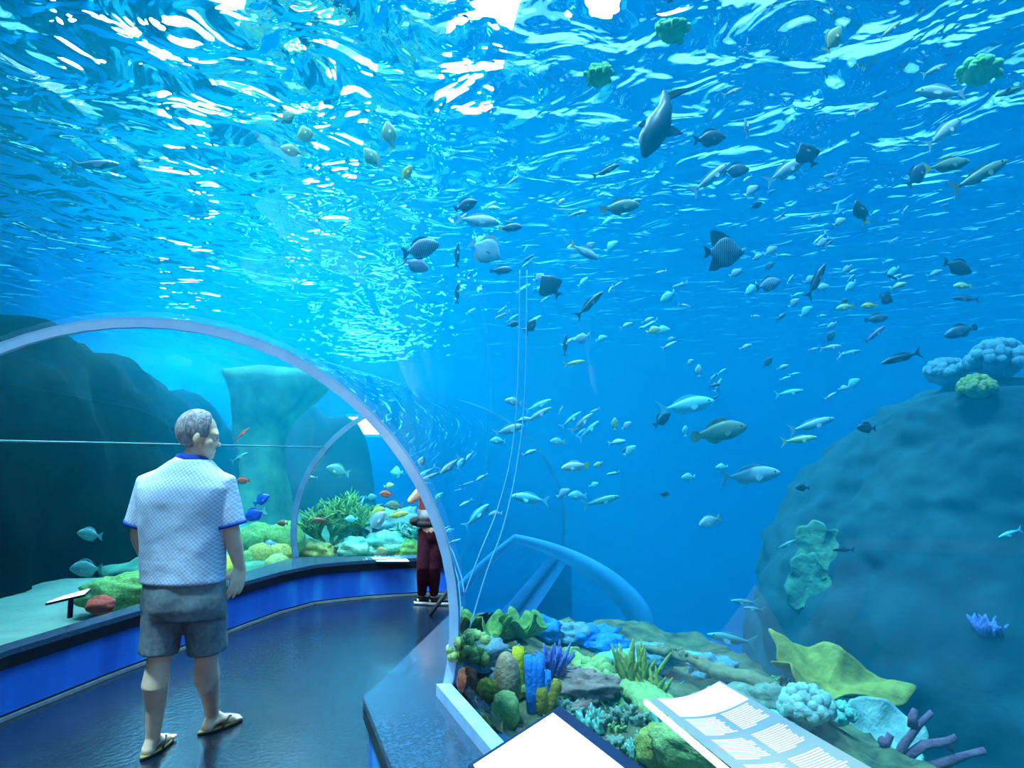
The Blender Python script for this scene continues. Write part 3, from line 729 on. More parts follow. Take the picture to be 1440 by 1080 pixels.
put('ball_coral', bm_lump((.11, .1, .07), 162, .2), cm('red_coral', (.5, .08, .05), (.3, .05, .04)), at(141, 856, 5.7) - Vector((0, 0, .03)), 'small red coral on the sand at the end of the green mound', 'coral')
# ================================================================== people
def remesh(o, voxel, smooth=3, fac=.5):
    r = o.modifiers.new('r', 'REMESH'); r.mode = 'VOXEL'; r.voxel_size = voxel; r.use_smooth_shade = True
    s = o.modifiers.new('s', 'SMOOTH'); s.iterations = smooth; s.factor = fac
    return bake(o)
def capsule(bm, pts, radii, seg=16):
    pts = [Vector(p) for p in pts]; add_tube(bm, pts, radii, seg)
    for p, r in ((pts[0], radii[0]), (pts[-1], radii[-1])): add_ball(bm, p, r, seg)
def skin_mat(name, c):
    m, nt, out = new_mat(name); L = nt.links.new; b = N(nt, 'ShaderNodeBsdfPrincipled', Roughness=.5)
    b.inputs['Subsurface Weight'].default_value = .12; b.inputs['Subsurface Radius'].default_value = (.02, .008, .004)
    tc = N(nt, 'ShaderNodeTexCoord'); t = N(nt, 'ShaderNodeTexNoise', Scale=14, Detail=4); L(tc.outputs['Object'], t.inputs['Vector'])
    rm = ramp(nt, [(.3, tuple(x * .85 for x in c)), (.7, c)], t.outputs['Fac']); L(rm.outputs[0], b.inputs['Base Color']); L(b.outputs[0], out.inputs[0]); return m
SKIN = skin_mat('skin', (.95, .66, .48)); SKIN2 = skin_mat('skin_warm', (.92, .60, .44))
def cloth(name, c1, c2, sc=30, dots=None):
    m, nt, out = new_mat(name); L = nt.links.new; b = N(nt, 'ShaderNodeBsdfPrincipled', Roughness=.85); b.inputs['Specular IOR Level'].default_value = .15
    tc = N(nt, 'ShaderNodeTexCoord')
    if dots:
        t = N(nt, 'ShaderNodeTexVoronoi', Scale=dots, Randomness=0); mp = N(nt, 'ShaderNodeMapping'); mp.inputs['Rotation'].default_value = (0, .7, 0); mp.inputs['Scale'].default_value = (1, 0, 1); mp.vector_type = 'POINT'
        L(tc.outputs['Object'], mp.inputs[0]); L(mp.outputs[0], t.inputs['Vector']); rm = ramp(nt, [(.34, c2), (.46, c1)], t.outputs['Distance'])
    else:
        t = N(nt, 'ShaderNodeTexNoise', Scale=sc, Detail=5); L(tc.outputs['Object'], t.inputs['Vector']); rm = ramp(nt, [(.3, c2), (.7, c1)], t.outputs['Fac'])
    L(rm.outputs[0], b.inputs['Base Color'])
    t2 = N(nt, 'ShaderNodeTexNoise', Scale=7, Detail=3); L(tc.outputs['Object'], t2.inputs['Vector']); bp = N(nt, 'ShaderNodeBump', Strength=.5, Distance=.03)
    L(t2.outputs['Fac'], bp.inputs['Height']); L(bp.outputs[0], b.inputs['Normal']); L(b.outputs[0], out.inputs[0]); return m
SHIRT = cloth('dotted_polo', (.74, .87, 1.0), (.44, .60, .90), dots=62); NAVY = cloth('navy_trim', (.03, .09, .45), (.02, .06, .34))
SHORT = cloth('grey_shorts', (.20, .26, .30), (.13, .17, .20), 40); HAIRG = mat('grey_hair', (.52, .50, .54), .8, (.20, .19, .22), 60, .8, 120, stretch=(1, 1, .25))

def hand(bm, wrist, down, across, palm_n, L=.19, curl=.55):
    "palm plus five separate fingers; down = wrist to fingertips, across = towards the thumb, palm_n = palm normal"
    d, a, n = Vector(down).normalized(), Vector(across).normalized(), Vector(palm_n).normalized()
    w = Vector(wrist); pl = L * .5
    for s in (-.03, -.01, .01, .03):
        add_tube(bm, [w + a * s * .55, w + d * pl * .5 + a * s, w + d * pl + a * s * 1.05], [.019, .017, .0115], 10)
    for k, (s, ln) in enumerate(((.036, .42), (.0125, .48), (-.0125, .45), (-.036, .36))):
        f = L * ln * 1.05; sp = a * s * .35; p0 = w + d * pl * .95 + a * s
        d1 = (d + n * curl * .35 + sp * 4).normalized(); d2 = (d + n * curl * 1.0 + sp * 3).normalized(); d3 = (d + n * curl * 1.9 + sp * 2).normalized()
        p1 = p0 + d1 * f * .42; p2 = p1 + d2 * f * .32; p3 = p2 + d3 * f * .26
        add_tube(bm, [p0, p1, p2, p3], [.0105, .0098, .0088, .0078], 8); add_ball(bm, p3, .0076, 8); add_ball(bm, p1, .0102, 8)
    t0 = w + d * pl * .25 + a * .026; t1 = t0 + (d * .6 + a * .75 + n * .35).normalized() * .042; t2 = t1 + (d * .9 + a * .35 + n * .4).normalized() * .034; t3 = t2 + (d + a * .05 + n * .5).normalized() * .024
    add_tube(bm, [t0, t1, t2, t3], [.016, .0135, .0115, .009], 8); add_ball(bm, t3, .009, 8)
def head_into(bm, c, R, s=1.0):
    for q, r in (((-.008, 0, .03), (.100, .078, .102)), ((.036, 0, -.045), (.066, .060, .078)), ((.060, 0, .02), (.045, .062, .045)), ((.075, 0, -.098), (.028, .030, .024)),
                 ((.098, 0, -.012), (.013, .011, .030)), ((.112, 0, -.030), (.016, .016, .013)), ((.090, 0, -.066), (.018, .026, .010)), ((.086, 0, -.080), (.018, .024, .009)),
                 ((.088, .032, .022), (.016, .024, .010)), ((.088, -.032, .022), (.016, .024, .010)), ((.055, .052, -.03), (.032, .022, .03)), ((.055, -.052, -.03), (.032, .022, .03))):
        add_ball(bm, c + R @ (Vector(q) * s), tuple(x * s for x in r), 16, rot=R.to_euler())
    for sd in (-1, 1):
        e = c + R @ (Vector((-.005, sd * .080, -.012)) * s)
        add_ball(bm, e, tuple(x * s for x in (.020, .010, .032)), 12, rot=(R @ Matrix.Rotation(.35 * sd, 3, 'Z')).to_euler())
def eyes(parent, c, R, s, m_white, m_dark):
    for sd in (-1, 1):
        bm = bmesh.new(); add_ball(bm, c + R @ (Vector((.086, sd * .032, .004)) * s), .0125 * s, 12); e = obj('eye', bm, m_white, parent)
        bm = bmesh.new(); add_ball(bm, c + R @ (Vector((.0945, sd * .033, .004)) * s), .0062 * s, 10); obj('iris', bm, m_dark, e)
EYEW = mat('eye_white', (.85, .85, .82), .3, (.8, .8, .78), 5); EYED = mat('eye_iris', (.05, .04, .03), .3, (.03, .03, .02), 5)

# ---- the man in the dotted polo shirt
fl = ground(208, 1064, 0); fr = ground(292, 1030, 0); Ym = 3.93
A = lambda px, py, dy=0: at(px, py, Ym + dy)
bm = bmesh.new()
pelv = A(259, 832); hipL, hipR = A(236, 838), A(284, 838, .02)
kneL = A(224, 928, -.02); kneR = A(290, 925, .05)
ankL = fl + Vector((.012, .02, .09)); ankR = fr + Vector((.01, .03, .09))
for h, k, a in ((hipL, kneL, ankL), (hipR, kneR, ankR)):
    m1 = h.lerp(k, .5); c1 = k.lerp(a, .30) + Vector((0, -.022, 0)); c2 = k.lerp(a, .62)
    capsule(bm, [h, m1, k], [.082, .076, .060], 18); capsule(bm, [k, c1, c2, a], [.060, .069, .050, .036], 18)
    add_ball(bm, k.lerp(a, .28) + Vector((.0, -.03, 0)), (.052, .045, .10), 16)
fdL, fdR = Vector((.05, 1, 0)).normalized(), Vector((.52, .85, 0)).normalized()
for p, a, fd in ((fl, ankL, fdL), (fr, ankR, fdR)):
    sd = Vector((fd.y, -fd.x, 0)); hz = Vector((0, 0, .022))
    add_ball(bm, p + hz + Vector((0, 0, .014)), (.036, .036, .032), 14)
    capsule(bm, [a, p + hz + Vector((0, 0, .02))], [.036, .031], 14)
    add_tube(bm, [p + hz + Vector((0, 0, .02)), p + fd * .07 + hz + Vector((0, 0, .035)), p + fd * .15 + hz + Vector((0, 0, .012)), p + fd * .20 + hz], [.033, .037, .036, .026], 14, flat=(Vector((0, 0, 1)), .75))
    add_tube(bm, [a, p + fd * .08 + Vector((0, 0, .058))], [.036, .030], 12)
    for k in range(5):
        o_ = sd * (.032 - .016 * k) if sd.x > 0 else sd * (.032 - .016 * k)
        q = p + fd * (.19 - .008 * abs(k - (3.5 if p is fr else .5))) + o_ + Vector((0, 0, .026)); add_tube(bm, [q, q + fd * .03, q + fd * .048 - Vector((0, 0, .006))], [.012 if k in (0, 4) else .0095, .010, .007], 8)
# trunk, neck, arms
capsule(bm, [A(259, 840), A(258, 800), A(259, 750), A(262, 700), A(264, 668)], [.125, .145, .155, .160, .12], 20)
add_ball(bm, A(263, 690), (.215, .115, .13), 20); add_ball(bm, A(259, 826), (.15, .11, .08), 20)
capsule(bm, [A(266, 668), A(275, 636)], [.068, .058], 16)
hc = A(278, 613); HR = Matrix.Rotation(R_(24), 3, 'Z') @ Matrix.Rotation(R_(9), 3, 'Y')
head_into(bm, hc, HR, 1.02)
shR, shL = A(311, 682), A(213, 682)
elR, wrR = A(326, 752, .02), A(337, 797, .10); elL, wrL = A(195, 750, .03), A(207, 790, .20)
for s_, e_, w_ in ((shR, elR, wrR), (shL, elL, wrL)):
    capsule(bm, [s_, s_.lerp(e_, .5), e_], [.066, .054, .044], 16); capsule(bm, [e_, e_.lerp(w_, .3), w_], [.044, .046, .030], 16)
hand(bm, wrR, A(331, 832, .06) - wrR, (-.55, -.6, 0), (-.8, .5, -.1), .185, .5)
hand(bm, wrL, (.25, .5, -.8), (.5, .1, .2), (.6, -.2, .1), .185, .7)
man = obj('person', bm, SKIN); remesh(man, .0055, 4)
props(man, 'man walking away in a pale dotted polo shirt, grey shorts and sandals, head turned aside', 'person')
eyes(man, hc, HR, 1.02, EYEW, EYED)
# hair: short grey cap over crown, sides and nape
bm = bmesh.new(); vs = bmesh.ops.create_uvsphere(bm, u_segments=40, v_segments=28, radius=1)['verts']
for v in vs:
    n = v.co.copy(); k = 1 + .02 * nz(n, 7, 3); p = Vector((n.x * .108 - .012, n.y * .086, n.z * .112 + .033)) * k
    if n.x > .45: p.x -= (n.x - .45) * .05                       # hairline falls back from the brow
    v.co = p * 1.02
kill = [v for v in bm.verts if (v.co.z < -.005 and v.co.x > -.01) or v.co.z < -.068 or (v.co.x > .058 and v.co.z < .062)]
bmesh.ops.delete(bm, geom=kill, context='VERTS')
for v in bm.verts: v.co = hc + HR @ v.co
h = obj('hair', bm, HAIRG, man); so_ = h.modifiers.new('t', 'SOLIDIFY'); so_.thickness = .012; so_.offset = -1
# polo shirt
bm = bmesh.new()
rows = [(818, 258, 56, .165), (805, 258, 55, .165), (770, 258, 55.5, .168), (735, 259, 58, .172), (705, 261, 63, .17), (685, 263, 66, .155), (670, 264, 55, .135), (657, 266, 38, .122), (646, 269, 25, .102)]
rings = []
for py, px, hw, hd in rows:
    c = A(px, py); w_ = hw / 1000 * Ym
    rings.append([c + Vector((w_ * math.copysign(abs(math.cos(a)) ** .85, math.cos(a)), hd * math.copysign(abs(math.sin(a)) ** .85, math.sin(a)), .0)) for a in [2 * PI * k / 40 for k in range(40)]])
add_loft(bm, rings)
for s_, e_, sx in ((shR, elR, 1), (shL, elL, -1)):
    q = s_.lerp(e_, .80); add_tube(bm, [s_ + Vector((-sx * .06, 0, .02)), s_, s_.lerp(e_, .4), q], [.075, .086, .084, .088], 22)
shirt = obj('polo_shirt', bm, SHIRT, man); remesh(shirt, .009, 7)
for v in shirt.data.vertices:                                       # soft folds below the shoulder blades
    k = sm(1.55, 1.2, v.co.z); v.co += Vector((0, .010, 0)) * k * nz((v.co.x * 1.2, 0, v.co.z * .8), 9, 5) + Vector((.004, 0, 0)) * nz(v.co, 11, 2) * k
bm = bmesh.new(); r0 = []
for t, (ex, ey, z) in enumerate(((.088, .082, -.035), (.084, .076, .0), (.078, .070, .024), (.086, .078, .020), (.093, .087, -.034))):
    c = A(271, 648) ; r0.append([c + Vector((ex * math.cos(a), ey * math.sin(a), z - .018 * math.cos(a - 1.2))) for a in [2 * PI * k / 32 for k in range(32)]])
add_loft(bm, r0 + [r0[0]], cap=False); obj('collar', bm, NAVY, shirt)
for s_, e_ in ((shR, elR), (shL, elL)):
    a_, b_ = s_.lerp(e_, .765), s_.lerp(e_, .825); bm = bmesh.new(); add_tube(bm, [a_, b_], [.0905, .0905], 28); obj('cuff', bm, NAVY, shirt)
# knee-length shorts
bm = bmesh.new(); rings = []
for py, hw, hd in ((815, 54, .150), (835, 57, .160), (852, 57.5, .16), (868, 55, .145)):
    c = A(259, py); w_ = hw / 1000 * Ym; rings.append([c + Vector((w_ * math.cos(a), hd * math.sin(a), 0)) for a in [2 * PI * k / 36 for k in range(36)]])
add_loft(bm, rings)
for h_, k_, ex in ((hipL, kneL, -.01), (hipR, kneR, .01)):
    e_ = h_.lerp(k_, .90); add_tube(bm, [h_ + Vector((0, 0, .02)), h_.lerp(k_, .45) + Vector((ex, 0, 0)), e_ + Vector((ex, 0, 0))], [.112, .108, .099], 28, flat=(Vector((0, 1, 0)), 1.08))
sh = obj('shorts', bm, SHORT, man); remesh(sh, .009, 6)
for v in sh.data.vertices: v.co += Vector((nz(v.co * Vector((1, 1, .6)) if False else v.co, 10, 1), nz(v.co, 9, 4), 0)) * .010
# sandals
SOLE = mat('dark_sole', (.03, .03, .035), .7, (.02, .02, .025), 20); FOOTBED = mat('yellow_footbed', (.34, .28, .12), .7, (.24, .19, .07), 20)
for p, fd in ((fl, fdL), (fr, fdR)):
    sd = Vector((fd.y, -fd.x, 0)); out_ = []
    for k in range(28):
        a = 2 * PI * k / 28; u = math.cos(a); wv = .044 + .008 * u; out_.append(p + fd * (.085 + .15 * u) + sd * wv * math.sin(a))
    s = empty('sandal', (0, 0, 0)); s.parent = man
    for nm, z0, z1, m in (('sole', .004, .013, SOLE), ('footbed', .0135, .019, FOOTBED)):
        bm = bmesh.new(); add_loft(bm, [[q + Vector((0, 0, z0)) for q in out_], [q + Vector((0, 0, z1)) for q in out_]]); obj(nm, bm, m, s, False)
    bm = bmesh.new(); t0 = p + fd * .175 + Vector((0, 0, .02)); 
    for sg in (-1, 1): add_tube(bm, [t0 + Vector((0, 0, .025)), p + fd * .12 + sd * sg * .030 + Vector((0, 0, .062)), p + fd * .06 + sd * sg * .046 + Vector((0, 0, .018))], .006, 8)
    obj('strap', bm, SOLE, s)

# ---- the person half hidden by the rim of the arch
Yw = 7.62
B = lambda px, py, dy=0: at(px - 7, py, Yw + dy)
bm = bmesh.new()
g1, g2_ = ground(593, 850, 0), ground(610, 851, 0)
a1, a2 = g1 + Vector((0, 0, .09)), g2_ + Vector((0, 0, .09)); k1, k2 = B(602, 797, -.02), B(618, 797, .0); h1, h2 = B(608, 745), B(622, 745)
for h_, k_, a_ in ((h1, k1, a1), (h2, k2, a2)):
    capsule(bm, [h_, h_.lerp(k_, .5), k_], [.085, .072, .054], 14); capsule(bm, [k_, k_.lerp(a_, .3), k_.lerp(a_, .7), a_], [.054, .056, .042, .034], 14)
for g_ in (g1, g2_): add_tube(bm, [g_ + Vector((-.05, 0, .045)), g_ + Vector((.05, 0, .05)), g_ + Vector((.15, .02, .03))], [.035, .038, .025], 12)
capsule(bm, [B(615, 742), B(613, 715), B(616, 688)], [.13, .115, .12], 16); add_ball(bm, B(616, 685), (.10, .16, .09), 14)
capsule(bm, [B(618, 680), B(621, 666)], [.05, .046], 12)
hw_ = B(622, 652); WR = Matrix.Rotation(R_(18), 3, 'Z'); head_into(bm, hw_, WR, .92)
s1, s2 = B(611, 686, -.12), B(620, 686, .15); e1, w1 = B(585, 704, -.10), B(603, 681, -.14); e2_, w2 = B(630, 706, .12), B(642, 684, .02)
for s_, e_, w_ in ((s1, e1, w1), (s2, e2_, w2)):
    capsule(bm, [s_, s_.lerp(e_, .5), e_], [.052, .044, .038], 12); capsule(bm, [e_, e_.lerp(w_, .4), w_], [.038, .037, .026], 12)
hand(bm, w1, (.75, .1, .6), (-.5, .1, .7), (.3, 1, 0), .165, .7); hand(bm, w2, (-.2, .1, .9), (-.9, .1, 0), (0, -1, 0), .165, .7)
wo = obj('person', bm, SKIN2); remesh(wo, .007, 3)
props(wo, 'person in maroon trousers and salmon top standing with raised arms behind the arch rim', 'person')
eyes(wo, hw_, WR, .92, EYEW, EYED)
MAR = cloth('maroon_trousers', (.075, .010, .025), (.035, .006, .015)); SAL = cloth('salmon_top', (.95, .28, .24), (.80, .20, .18)); GRY = cloth('grey_waistband', (.38, .40, .44), (.28, .30, .33)); BLK = mat('black_cloth', (.012, .012, .016), .8, (.006, .006, .01), 20)
bm = bmesh.new(); capsule(bm, [B(615, 732), B(615, 752)], [.135, .12], 18)
for h_, k_, a_ in ((h1, k1, a1), (h2, k2, a2)): add_tube(bm, [h_, h_.lerp(k_, .5), k_, k_.lerp(a_, .35), a_ + Vector((0, 0, .02))], [.098, .086, .068, .066, .048], 18)
tr = obj('trousers', bm, MAR, wo); remesh(tr, .010, 4)
bm = bmesh.new(); rings = []
for py, w_, hd in ((722, .125, .115), (708, .130, .12), (692, .130, .155), (682, .11, .15), (675, .07, .08)):
    c = B(613, py); rings.append([c + Vector((w_ * math.cos(a), hd * math.sin(a), 0)) for a in [2 * PI * k / 28 for k in range(28)]])
add_loft(bm, rings)
for s_, e_ in ((s1, e1), (s2, e2_)): add_tube(bm, [s_ + Vector((.03, 0, .01)), s_, s_.lerp(e_, .45)], [.07, .066, .060], 16)
obj('top', bm, SAL, wo)
bm = bmesh.new(); rings = []
for py, w_, hd in ((733, .140, .125), (724, .142, .128), (716, .138, .125)):
    c = B(613, py); rings.append([c + Vector((w_ * math.cos(a), hd * math.sin(a), 0)) for a in [2 * PI * k / 28 for k in range(28)]])
add_loft(bm, rings); obj('waist_layer', bm, GRY, wo)
bm = bmesh.new(); c = B(611, 736); add_loft(bm, [[c + Vector((r * math.cos(a), r * .9 * math.sin(a), z)) for a in [2 * PI * k / 28 for k in range(28)]] for r, z in ((.147, -.03), (.155, 0), (.147, .03))])
add_ball(bm, B(592, 733, -.03), (.07, .06, .05), 14); obj('waist_bag', bm, BLK, wo)
bm = bmesh.new(); vs = bmesh.ops.create_uvsphere(bm, u_segments=28, v_segments=20, radius=1)['verts']
for v in vs: v.co = Vector((v.co.x * .108 - .014, v.co.y * .086, v.co.z * .112 + .03)) * .94
bmesh.ops.delete(bm, geom=[v for v in bm.verts if v.co.x > .05 and v.co.z < .06], context='VERTS')
for v in bm.verts: v.co = hw_ + WR @ v.co
obj('hair', bm, mat('dark_hair', (.03, .02, .02), .7, (.015, .01, .01), 60), wo)
WHT = mat('white_shoe_sole', (.75, .78, .8), .6, (.6, .65, .7), 15)
for g_ in (g1, g2_):
    s = empty('shoe'); s.parent = wo
    bm = bmesh.new(); add_loft(bm, [[g_ + Vector((.06 + .145 * math.cos(a), .046 * math.sin(a), z)) for a in [2 * PI * k / 24 for k in range(24)]] for z in (.003, .034)]); obj('sole', bm, WHT, s)
    bm = bmesh.new(); add_loft(bm, [[g_ + Vector((.055 - .03 * t + (.135 - .06 * t) * math.cos(a), (.044 - .004 * t) * math.sin(a), .035 + .055 * t - .012 * math.cos(a) * t)) for a in [2 * PI * k / 24 for k in range(24)]] for t in (0, .4, .8, 1)]); obj('upper', bm, BLK, s)
    bm = bmesh.new(); add_tube(bm, [g_ + Vector((-.005, 0, .085)), g_ + Vector((.0, 0, .125))], [.043, .042], 14); obj('sock', bm, WHT, s)
bm = bmesh.new(); add_tube(bm, [ground(604, 866, .02), at(636, 822, 7.3)], .02, 10)
add_tube(bm, [at(636, 822, 7.3), at(640, 822, 7.3) - Vector((0, 0, .32))], .012, 8)
props(obj('barrier_bar', bm, BLK), 'slanting black bar crossing in front of the white-soled shoes of the far person', 'bar')
# phone the person holds up
bm = bmesh.new(); add_box(bm, w1.lerp(w2, .4) + Vector((.02, 0, .07)), (.012, .08, .15)); ph = obj('phone', bm, BLK, smooth=False); props(ph, 'black phone held up by the person behind the arch rim', 'phone')
bm = bmesh.new(); add_box(bm, w1.lerp(w2, .4) + Vector((.0135, 0, .07)), (.002, .07, .135)); obj('screen', bm, mat('phone_screen', (.05, .12, .25), .1, (.03, .08, .2), 5), ph, False)
# ================================================================== fish
FC = {'dark': ((.015, .035, .06), (.008, .02, .04)), 'slate': ((.06, .11, .17), (.03, .06, .10)), 'pale': ((.72, .84, .90), (.45, .62, .72)), 'cyan': ((.30, .88, 1.0), (.16, .66, .90)),
      'teal': ((.16, .50, .50), (.08, .30, .33)), 'green': ((.26, .36, .24), (.12, .20, .16)), 'yellow': ((.80, .72, .12), (.50, .46, .10)), 'lemon': ((.75, .85, .45), (.45, .60, .35)),
      'red': ((.75, .14, .06), (.5, .08, .05)), 'brown': ((.28, .14, .07), (.14, .07, .04)), 'blue': ((.02, .12, .80), (.01, .06, .45)), 'mauve': ((.24, .24, .40), (.14, .15, .28)), 'silver': ((.50, .66, .76), (.28, .44, .56))}
def fish_mat(c, stripes=False):
    a, b = FC[c]
    if stripes: return mat('fish_%s_striped' % c, tuple(min(1, x * 5 + .05) for x in a), .45, b, 4.2, 0, kind='wave', stretch=(1.6, 0, .3), spec=.5)
    return mat('fish_' + c, a, .4, b, 3.2, 0, spec=.5, stretch=(.6, 1, 2.2))
FIN = {c: mat('fin_' + c, tuple(x * .85 for x in v[0]), .5, v[1], 20, 0, stretch=(1, 1, .2)) for c, v in FC.items()}
# outline: (x along the body, back, belly, half thickness); length 1, head at +x
OUT = {
    'oval': [(-.36, .045, -.045, .016), (-.28, .075, -.075, .028), (-.14, .19, -.18, .055), (.02, .25, -.235, .075), (.18, .245, -.22, .08), (.32, .18, -.15, .07), (.42, .105, -.085, .05), (.48, .045, -.04, .024)],
    'disc': [(-.34, .06, -.06, .016), (-.26, .13, -.13, .03), (-.12, .32, -.31, .05), (.04, .39, -.37, .065), (.18, .35, -.33, .07), (.31, .23, -.21, .06), (.41, .11, -.10, .042), (.48, .045, -.05, .022)],
    'jack': [(-.36, .018, -.018, .012), (-.26, .045, -.045, .024), (-.10, .10, -.10, .05), (.08, .135, -.14, .068), (.24, .13, -.13, .07), (.36, .095, -.09, .06), (.44, .055, -.055, .04), (.49, .018, -.02, .016)],
    'slim': [(-.38, .018, -.018, .012), (-.26, .04, -.04, .025), (-.08, .075, -.075, .045), (.12, .092, -.092, .055), (.28, .085, -.085, .055), (.39, .058, -.058, .044), (.46, .034, -.036, .028), (.5, .012, -.014, .012)],
    'grouper': [(-.36, .06, -.055, .022), (-.26, .085, -.08, .04), (-.10, .15, -.13, .07), (.08, .18, -.17, .09), (.24, .165, -.165, .09), (.36, .115, -.125, .075), (.44, .065, -.085, .05), (.49, .02, -.04, .022)]}
OUT['angel'] = OUT['disc']
def body_bm(kind):
    bm = bmesh.new(); rings = []; o = OUT[kind]; pts = []
    for (a, b) in zip(o, o[1:]):
        for s in range(2): pts.append(tuple(p + (q - p) * s / 2 for p, q in zip(a, b)))
    pts.append(o[-1])
    for x, t, b, w in pts:
        c, h = (t + b) / 2, (t - b) / 2; ring = []
        for k in range(16):
            a = 2 * PI * k / 16; s, cc = math.sin(a), math.cos(a)
            ring.append(Vector((x, w * cc * (abs(cc) ** .15 if cc else 0), c + h * s)))
        rings.append(ring)
    add_loft(bm, rings); return bm
def top_at(kind, x, i):
    o = OUT[kind]
    for a, b in zip(o, o[1:]):
        if a[0] <= x <= b[0]: return a[i] + (b[i] - a[i]) * (x - a[0]) / (b[0] - a[0])
    return o[0][i]
def fin_bm(kind, which):
    bm = bmesh.new()
    if which == 'tail_fin':
        if kind in ('jack', 'slim'): p = [(-.34, .02), (-.42, .075), (-.54, .17), (-.47, .05), (-.455, 0), (-.47, -.05), (-.54, -.17), (-.42, -.075), (-.34, -.02)]
        elif kind == 'grouper': p = [(-.33, .05), (-.42, .10), (-.50, .105), (-.53, .05), (-.535, 0), (-.53, -.05), (-.50, -.105), (-.42, -.10), (-.33, -.05)]
        else: p = [(-.33, .045), (-.42, .13), (-.51, .165), (-.475, .06), (-.465, 0), (-.475, -.06), (-.51, -.165), (-.42, -.13), (-.33, -.045)]
        add_prism(bm, p, .012)
    elif which in ('dorsal_fin', 'anal_fin'):
        i, sg = (1, 1) if which == 'dorsal_fin' else (2, -1)
        x0, x1 = (-.27, .24) if sg > 0 else (-.27, .02); h = {'oval': .075, 'disc': .13, 'jack': .06, 'slim': .045, 'grouper': .08, 'angel': .30}[kind]
        n = 12; lo = [(x0 + (x1 - x0) * k / n, top_at(kind, x0 + (x1 - x0) * k / n, i) - sg * .02) for k in range(n + 1)]; hi = []
        for k in range(n + 1):
            t = k / n; hh = h * (math.sin(PI * min(1, t * 1.0)) ** .6 if kind != 'angel' else (1 - t) ** 1.2 * 1.25 * min(1, t * 5 + .15)); x = lo[k][0] - (hh * .55 if kind == 'angel' else hh * .2); hi.append((x, lo[k][1] + sg * (hh + .012)))
        add_prism(bm, lo + hi[::-1], .010)
    elif which == 'pectoral_fin':
        add_prism(bm, [(.0, .02), (-.06, .035), (-.13, .02), (-.155, -.02), (-.12, -.06), (-.05, -.045), (.0, -.015)], .008)
    elif which == 'eye': add_ball(bm, (0, 0, 0), (.017, .008, .017), 8)
    return bm
_fm = {}
def fmesh(kind, part, m):
    k = (kind, part, m.name)
    if k not in _fm:
        bm = body_bm(kind) if part == 'body' else fin_bm(kind, part); bmesh.ops.recalc_face_normals(bm, faces=bm.faces[:])
        me = bpy.data.meshes.new(part if part != 'body' else 'fish'); bm.to_mesh(me); bm.free(); me.materials.append(m)
        for p in me.polygons: p.use_smooth = part == 'body' or part == 'eye'
        _fm[k] = me
    return _fm[k]
def whole_mesh(kind, c):
    k = (kind, 'whole', c)
    if k not in _fm:
        bm = body_bm(kind)
        for w_ in ('tail_fin', 'dorsal_fin', 'anal_fin'):
            b2 = fin_bm(kind, w_); me = bpy.data.meshes.new('t'); b2.to_mesh(me); b2.free(); bm.from_mesh(me); bpy.data.meshes.remove(me)
        bmesh.ops.recalc_face_normals(bm, faces=bm.faces[:]); me = bpy.data.meshes.new('fish'); bm.to_mesh(me); bm.free(); me.materials.append(fish_mat(c))
        for p in me.polygons: p.use_smooth = True
        _fm[k] = me
    return _fm[k]
EYEM = mat('fish_eye', (.01, .01, .012), .2, (.005, .005, .006), 5)
def child(name, me, par, loc=(0, 0, 0), rot=(0, 0, 0)):
    o = bpy.data.objects.new(name, me); COL.objects.link(o); o.parent = par; o.location = loc; o.rotation_euler = rot; return o
def fish(px, py, lpx, ang, kind, c, Y, label, name='fish', flip=False, turn=0, group=None, parts=True, striped=False, tail=None, zmax=SURF - .12):
    hit = on_rock(px, py, 99)
    if hit.y < Y + .15: Y = hit.y - .18                                # swims in front of the big rock
    p = at(px, py, Y)
    while p.z > zmax: Y *= .96; p = at(px, py, Y)
    L = lpx / FPX * Y * (1 / max(.5, math.cos(turn)))
    a = R_(ang); hx = Vector((1, 0, 0)) * math.cos(a) + UP * math.sin(a); up = -Vector((1, 0, 0)) * math.sin(a) + UP * math.cos(a)
    if flip: up = -up
    hx = (hx * math.cos(turn) + FW * math.sin(turn)).normalized(); yy = up.cross(hx).normalized(); up = hx.cross(yy)
    M = Matrix((hx, yy, up)).transposed().to_4x4(); M = Matrix.Translation(p) @ M @ Matrix.Scale(L, 4)
    if not parts:
        o = bpy.data.objects.new(name, whole_mesh(kind, c)); COL.objects.link(o); o.matrix_world = M; return props(o, label, 'fish', group)
    o = bpy.data.objects.new(name, fmesh(kind, 'body', fish_mat(c, striped))); COL.objects.link(o); o.matrix_world = M; props(o, label, 'fish', group)
    tc = tail or c
    child('tail_fin', fmesh(kind, 'tail_fin', FIN[tc]), o); child('dorsal_fin', fmesh(kind, 'dorsal_fin', FIN[c]), o); child('anal_fin', fmesh(kind, 'anal_fin', FIN[c]), o)
    w_ = top_at(kind, .18, 3)
    for s in (-1, 1):
        child('pectoral_fin', fmesh(kind, 'pectoral_fin', FIN[c]), o, (.17, s * w_ * .95, -.03), (s * .2, 0, -s * .5))
        child('eye', fmesh(kind, 'eye', EYEM), o, (.385, s * top_at(kind, .385, 3) * .93, .03), (0, 0, 0))
    return o

F = fish
